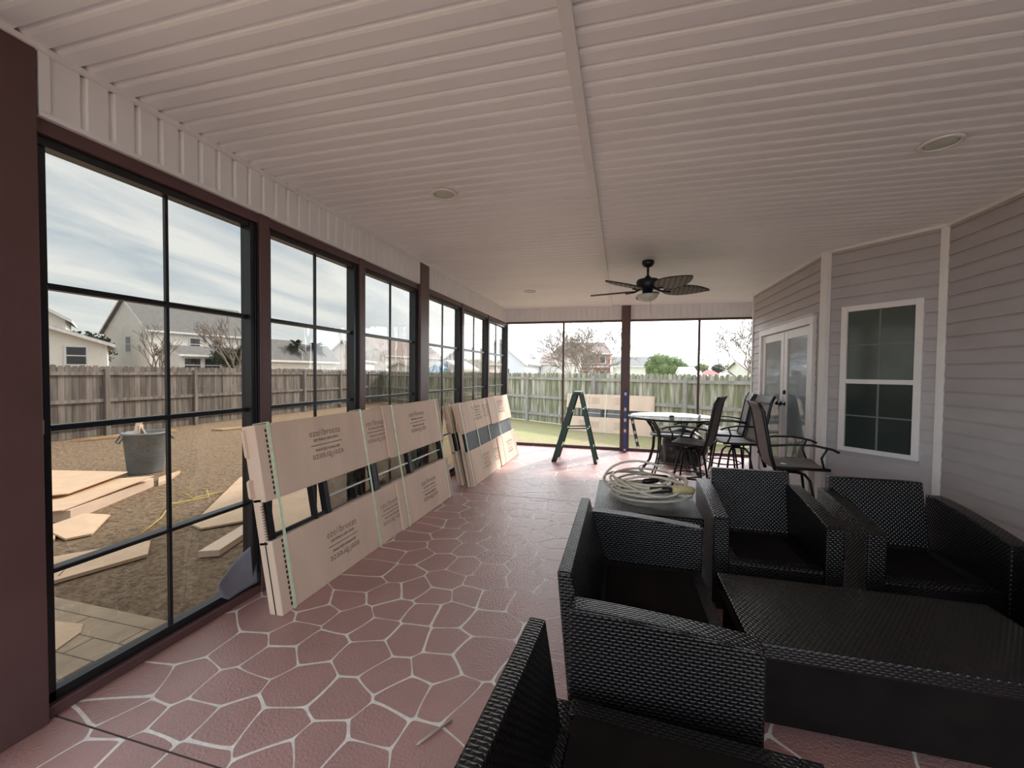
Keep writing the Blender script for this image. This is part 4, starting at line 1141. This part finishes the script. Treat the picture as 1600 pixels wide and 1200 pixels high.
house('brown gabled house in the farthest left window', (-14.3, 42.2), hz((-14.3, 42.2), (-13.8, 48)), 5, 5, 2.6, 4.2, 'hwhite', 'roofr')
# end view
house('pale blue house with grey gable roof, left in the end opening', (-18.6, 54.0), .12, 0.01+6.0, 12, 2.8, 6.3, 'hblue', 'roof', over=.4) if False else None
oo = thing('house', 'pale blue gabled house at the left of the end screens', 'house', (-12.35, 53.5, GZ), 0)
bb = MB(); bb.prism([(-7.4, 0), (0, 0), (0, 3.1), (-3.7, 6.1), (-7.4, 3.1)], 'y', 0, 12); bb.build('walls', 'hblue', oo)
bb = MB()
for sg, xa in ((1, .45), (-1, -7.85)):
    bb.prism([(xa, 2.75), (-3.7, 6.1), (-3.7, 6.3), (xa, 2.95)], 'y', -.4, 12.4)
bb.build('roof', 'roof', oo)
bb = MB().prism([(.47, 2.62), (-3.7, 6.0), (-7.87, 2.62), (-7.87, 2.92), (-3.7, 6.3), (.47, 2.92)], 'y', -.44, -.40); bb.build('fascia', 'white', oo)
wf = MB().box((-3.2, -.06, 1.2), (-2.0, -.01, 2.4)).build('window', 'white', oo); MB().box((-3.1, -.08, 1.3), (-2.1, -.05, 2.3)).build('pane', 'hwin', wf)
house('pale low house wing between the blue house and the brick house', (-12.2, 64.0), -.05, 5.5, 7, 3.0, 4.6, 'hwhite', 'roofr')
# brick two-storey house
bk = thing('house', 'red-brown two-storey brick house with small front gable in the middle of the end view', 'house', (-13.8, 86, GZ))
MB().box((0, 0, 0), (11.6, 9, 5.9)).build('walls', 'hbrick', bk)
MB()._faces([(-.4, -.4, 5.8), (12, -.4, 5.8), (12, 9.4, 5.8), (-.4, 9.4, 5.8), (1.7, 3.2, 8.3), (10.3, 3.2, 8.3), (10.3, 5.8, 8.3), (1.7, 5.8, 8.3)], [(0, 3, 2, 1), (4, 5, 6, 7), (0, 1, 5, 4), (1, 2, 6, 5), (2, 3, 7, 6), (3, 0, 4, 7)]).build('roof', 'roofr', bk)
MB().prism([(3.2, 5.8), (8.6, 5.8), (5.9, 7.3)], 'y', -.7, 3).build('front_gable', 'hbrick', bk)
MB().tube([(2.9, -.75, 5.75), (5.9, -.75, 7.45), (8.9, -.75, 5.75)], .14, 4).build('gable_trim', 'white', bk)
MB().box((-.4, -.5, 5.65), (12, -.4, 5.9)).box((-.2, -1.4, 3.0), (11.8, 0, 3.25)).build('fascia', 'white', bk)
for u in (1.4, 3.6, 5.3, 6.9, 8.2, 10.2):
    for z in (.9, 3.9):
        wf = MB().box((u-.75, -.1, z-.1), (u+.55, -.02, z+1.5)).build('window', 'white', bk); MB().box((u-.6, -.14, z), (u+.4, -.09, z+1.4)).build('pane', 'hwin', wf)
house('grey-roofed low house right of the centre post', (-1.5, 78), 0, 8.5, 8, 2.9, 4.6, 'hwhite', 'roof')
house('small far brown-roofed house beyond the grey-roofed one', (5.6, 100), 0, 4, 7, 2.9, 4.4, 'hwhite', 'roofr')
house('white metal shed roof above the back fence, left of the red tarp', (4.55, 35), 0, 1.15, 3, 1.55, 1.95, 'white', 'white', over=.02)
rt_ = thing('tarp', 'red tarp tent peeping over the back fence', 'tarp', (6.9, 36, GZ))
MB()._faces([(-.65, 0, 1.75), (.75, 0, 1.75), (.2, .6, 2.15), (-.2, .6, 2.15), (-.65, 1.5, 1.75), (.75, 1.5, 1.75)], [(0, 1, 2, 3), (4, 5, 2, 3), (0, 3, 4), (1, 2, 5)]).build('sheet', 'tarp', rt_, thick=.01)
for sx in (-.6, .7): MB().tube([(sx, .1, 0), (sx, .1, 1.78)], .02, 6).build('pole', 'white', rt_)
house('pale far house at the right of the end screens', (17.8, 70), 0, 8, 8, 2.4, 3.6, 'hwhite', 'roofr')
house('reddish far house behind the right bare tree', (13.2, 50), 0, 4, 8, 2.2, 3.1, 'hwhite', 'roofr')

# ---- trees
def bare_tree(name, label, loc, ht, spread, seed, levels=5, r0=.09, trunks=1, leafdots=0, lo=.25, twig=.006):
    rn = random.Random(seed)
    o = thing(name, label, 'tree', loc)
    b = MB(); dots = MB()
    def grow(p, d, ln, r_, lv):
        n_ = 3; pts_ = [p]; q = p.copy(); dd = d.copy()
        for k in range(n_):
            dd = (dd+Vector((rn.uniform(-.18, .18), rn.uniform(-.18, .18), rn.uniform(-.05, .12)))).normalized()
            q = q+dd*ln/n_; pts_.append(q.copy())
        r1 = max(r_*.62, twig)
        b.tube(pts_, [r_+(r1-r_)*k/n_ for k in range(n_+1)], 4 if lv < 3 else 6)
        if lv == 0:
            if leafdots:
                for _ in range(leafdots):
                    c = q+Vector((rn.uniform(-.1, .1), rn.uniform(-.1, .1), rn.uniform(-.1, .1))); s_ = rn.uniform(.012, .028)
                    dots._faces([c+Vector((s_, 0, 0)), c+Vector((-s_, s_, 0)), c+Vector((0, -s_*.5, s_))], [(0, 1, 2)], tone=rn.random())
            return
        for k in range(rn.choice((2, 3, 3))):
            a = rn.uniform(0, 6.28); t = rn.uniform(.25, .7)*spread
            x_ = dd.orthogonal().normalized(); y_ = dd.cross(x_)
            nd = (dd+(x_*math.cos(a)+y_*math.sin(a))*t*1.1+Vector((0, 0, .12))).normalized()
            grow(pts_[rn.choice((2, 3, 3))], nd, ln*rn.uniform(.66, .86), r1, lv-1)
    for k in range(trunks):
        a = rn.uniform(0, 6.28); s_ = .25 if trunks > 1 else .04
        grow(Vector((0, 0, 0)), Vector((s_*math.cos(a), s_*math.sin(a), 1)).normalized(), ht*lo, r0, levels)
    b.build('branches', 'bark', o)
    if leafdots: dots.build('dry_leaves', 'bark', o, recalc=False)
    return o
bare_tree('bare_tree', 'many-stemmed bare tree before the red-brown house beyond the end screens', (-2.0, 22, GZ), 5.3, 1.5, 21, 6, .05, 4, 1, lo=.25, twig=.010)
bare_tree('bare_tree', 'leafless tree at the right end of the end screens', (5.35, 19.5, GZ), 5.2, 1.3, 33, 6, .06, 3, 0, lo=.26, twig=.009)
bare_tree('bare_tree', 'small bare tree in front of the big pale house, left of the muntin', (-30, 20.9, GZ), 5.0, .75, 5, 5, .10, 2, 0, lo=.27, twig=.012)
bare_tree('bare_tree', 'bare tree near the right edge of the nearest big window', (-27, 24.4, GZ), 6.3, .6, 9, 5, .11, 2, 0, lo=.27, twig=.012)
def leafy(name, label, loc, blobs, n_, sz, m, seed, trunk=None):
    rn = random.Random(seed); o = thing(name, label, 'tree', loc)
    b = MB()
    for (cx, cy, cz, rx, rz_) in blobs:
        for _ in range(n_):
            a = rn.uniform(0, 6.28); c_ = rn.uniform(-1, 1); s_ = math.sqrt(1-c_*c_); r_ = rn.uniform(.72, 1.05)
            p = Vector((cx+rx*r_*s_*math.cos(a), cy+rx*r_*s_*math.sin(a), cz+rz_*r_*c_))
            q = [Vector((rn.uniform(-1, 1), rn.uniform(-1, 1), rn.uniform(-1, 1)))*sz for _ in range(4)]
            b._faces([p+q[0], p+q[1], p-q[0], p+q[3]], [(0, 1, 2), (0, 2, 3)], tone=rn.random())
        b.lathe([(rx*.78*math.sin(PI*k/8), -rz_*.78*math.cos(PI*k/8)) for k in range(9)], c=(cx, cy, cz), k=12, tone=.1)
    b.build('foliage', m, o, recalc=False)
    tr = MB(); zt = min(bb_[2] for bb_ in blobs)
    for (cx, cy, cz, rx, rz_) in blobs[:1]: tr.tube([(cx, cy, 0), (cx, cy, cz)], .14, 6)
    tr.build('trunk', 'bark', o)
    return o
rq = random.Random(2)
for i, (x, h_, r_) in enumerate(((3.8, 3.4, .9), (4.7, 4.4, 1.3), (5.9, 4.2, 1.2), (7.0, 4.0, 1.3), (8.0, 3.3, 1.0))):
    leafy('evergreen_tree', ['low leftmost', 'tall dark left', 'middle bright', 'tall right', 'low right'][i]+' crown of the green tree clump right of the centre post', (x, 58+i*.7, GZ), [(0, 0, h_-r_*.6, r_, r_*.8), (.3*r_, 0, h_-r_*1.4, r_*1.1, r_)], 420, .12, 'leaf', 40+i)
for i, (x, y_, h_, r_) in enumerate(((9.6, 62, 2.9, .9), (11.2, 64, 3.2, .9), (13.2, 64, 3.2, 1.1), (15.6, 66, 3.4, 1.2))):
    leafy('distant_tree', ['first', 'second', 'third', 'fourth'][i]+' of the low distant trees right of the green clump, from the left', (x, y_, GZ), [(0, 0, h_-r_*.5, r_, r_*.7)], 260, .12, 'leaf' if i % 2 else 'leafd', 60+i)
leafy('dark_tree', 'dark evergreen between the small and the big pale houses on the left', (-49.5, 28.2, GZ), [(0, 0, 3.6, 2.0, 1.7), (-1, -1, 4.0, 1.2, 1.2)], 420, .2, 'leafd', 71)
# palms behind second window
for i, (x, y_, h_) in enumerate(((-33, 36.5, 4.7), (-33, 39.3, 4.7))):
    o = thing('palm_tree', ['left', 'right'][i]+' one of the two palms over the low house in the second window', 'palm tree', (x, y_, GZ))
    MB().tube([(0, 0, 0), (0, 0, h_-.3)], .16, 7).build('trunk', 'bark', o)
    b = MB(); rn = random.Random(i)
    for k in range(34):
        a = rn.uniform(0, 6.28); e = rn.uniform(-.5, 1.2); ln = rn.uniform(.8, 1.3)
        pts_ = [Vector((math.cos(a)*ln*t*math.cos(e*.7), math.sin(a)*ln*t*math.cos(e*.7), h_-.3+ln*t*math.sin(e)-.5*t*t)) for t in (0, .35, .7, 1)]
        s_ = Vector((-math.sin(a), math.cos(a), 0))
        for w_, q in ((.16, 0),):
            vs = []
            for t, p in enumerate(pts_): vs += [p+s_*(.05, .22, .2, .02)[t], p-s_*(.05, .22, .2, .02)[t]]
            b._faces(vs, [(2*t, 2*t+1, 2*t+3, 2*t+2) for t in range(3)], tone=rn.random())
    b.build('fronds', 'leafd', o, recalc=False)
for i, (x, y_, h_, r_) in enumerate(((-36, 31.0, 3.7, 1.3), (-37, 34, 3.7, 1.3), (-31, 84, 5.0, 4.0), (-29.6, 98, 5.6, 3.6), (-30, 76, 4.9, 3.2), (-21.2, 79, 4.9, 3.6))):
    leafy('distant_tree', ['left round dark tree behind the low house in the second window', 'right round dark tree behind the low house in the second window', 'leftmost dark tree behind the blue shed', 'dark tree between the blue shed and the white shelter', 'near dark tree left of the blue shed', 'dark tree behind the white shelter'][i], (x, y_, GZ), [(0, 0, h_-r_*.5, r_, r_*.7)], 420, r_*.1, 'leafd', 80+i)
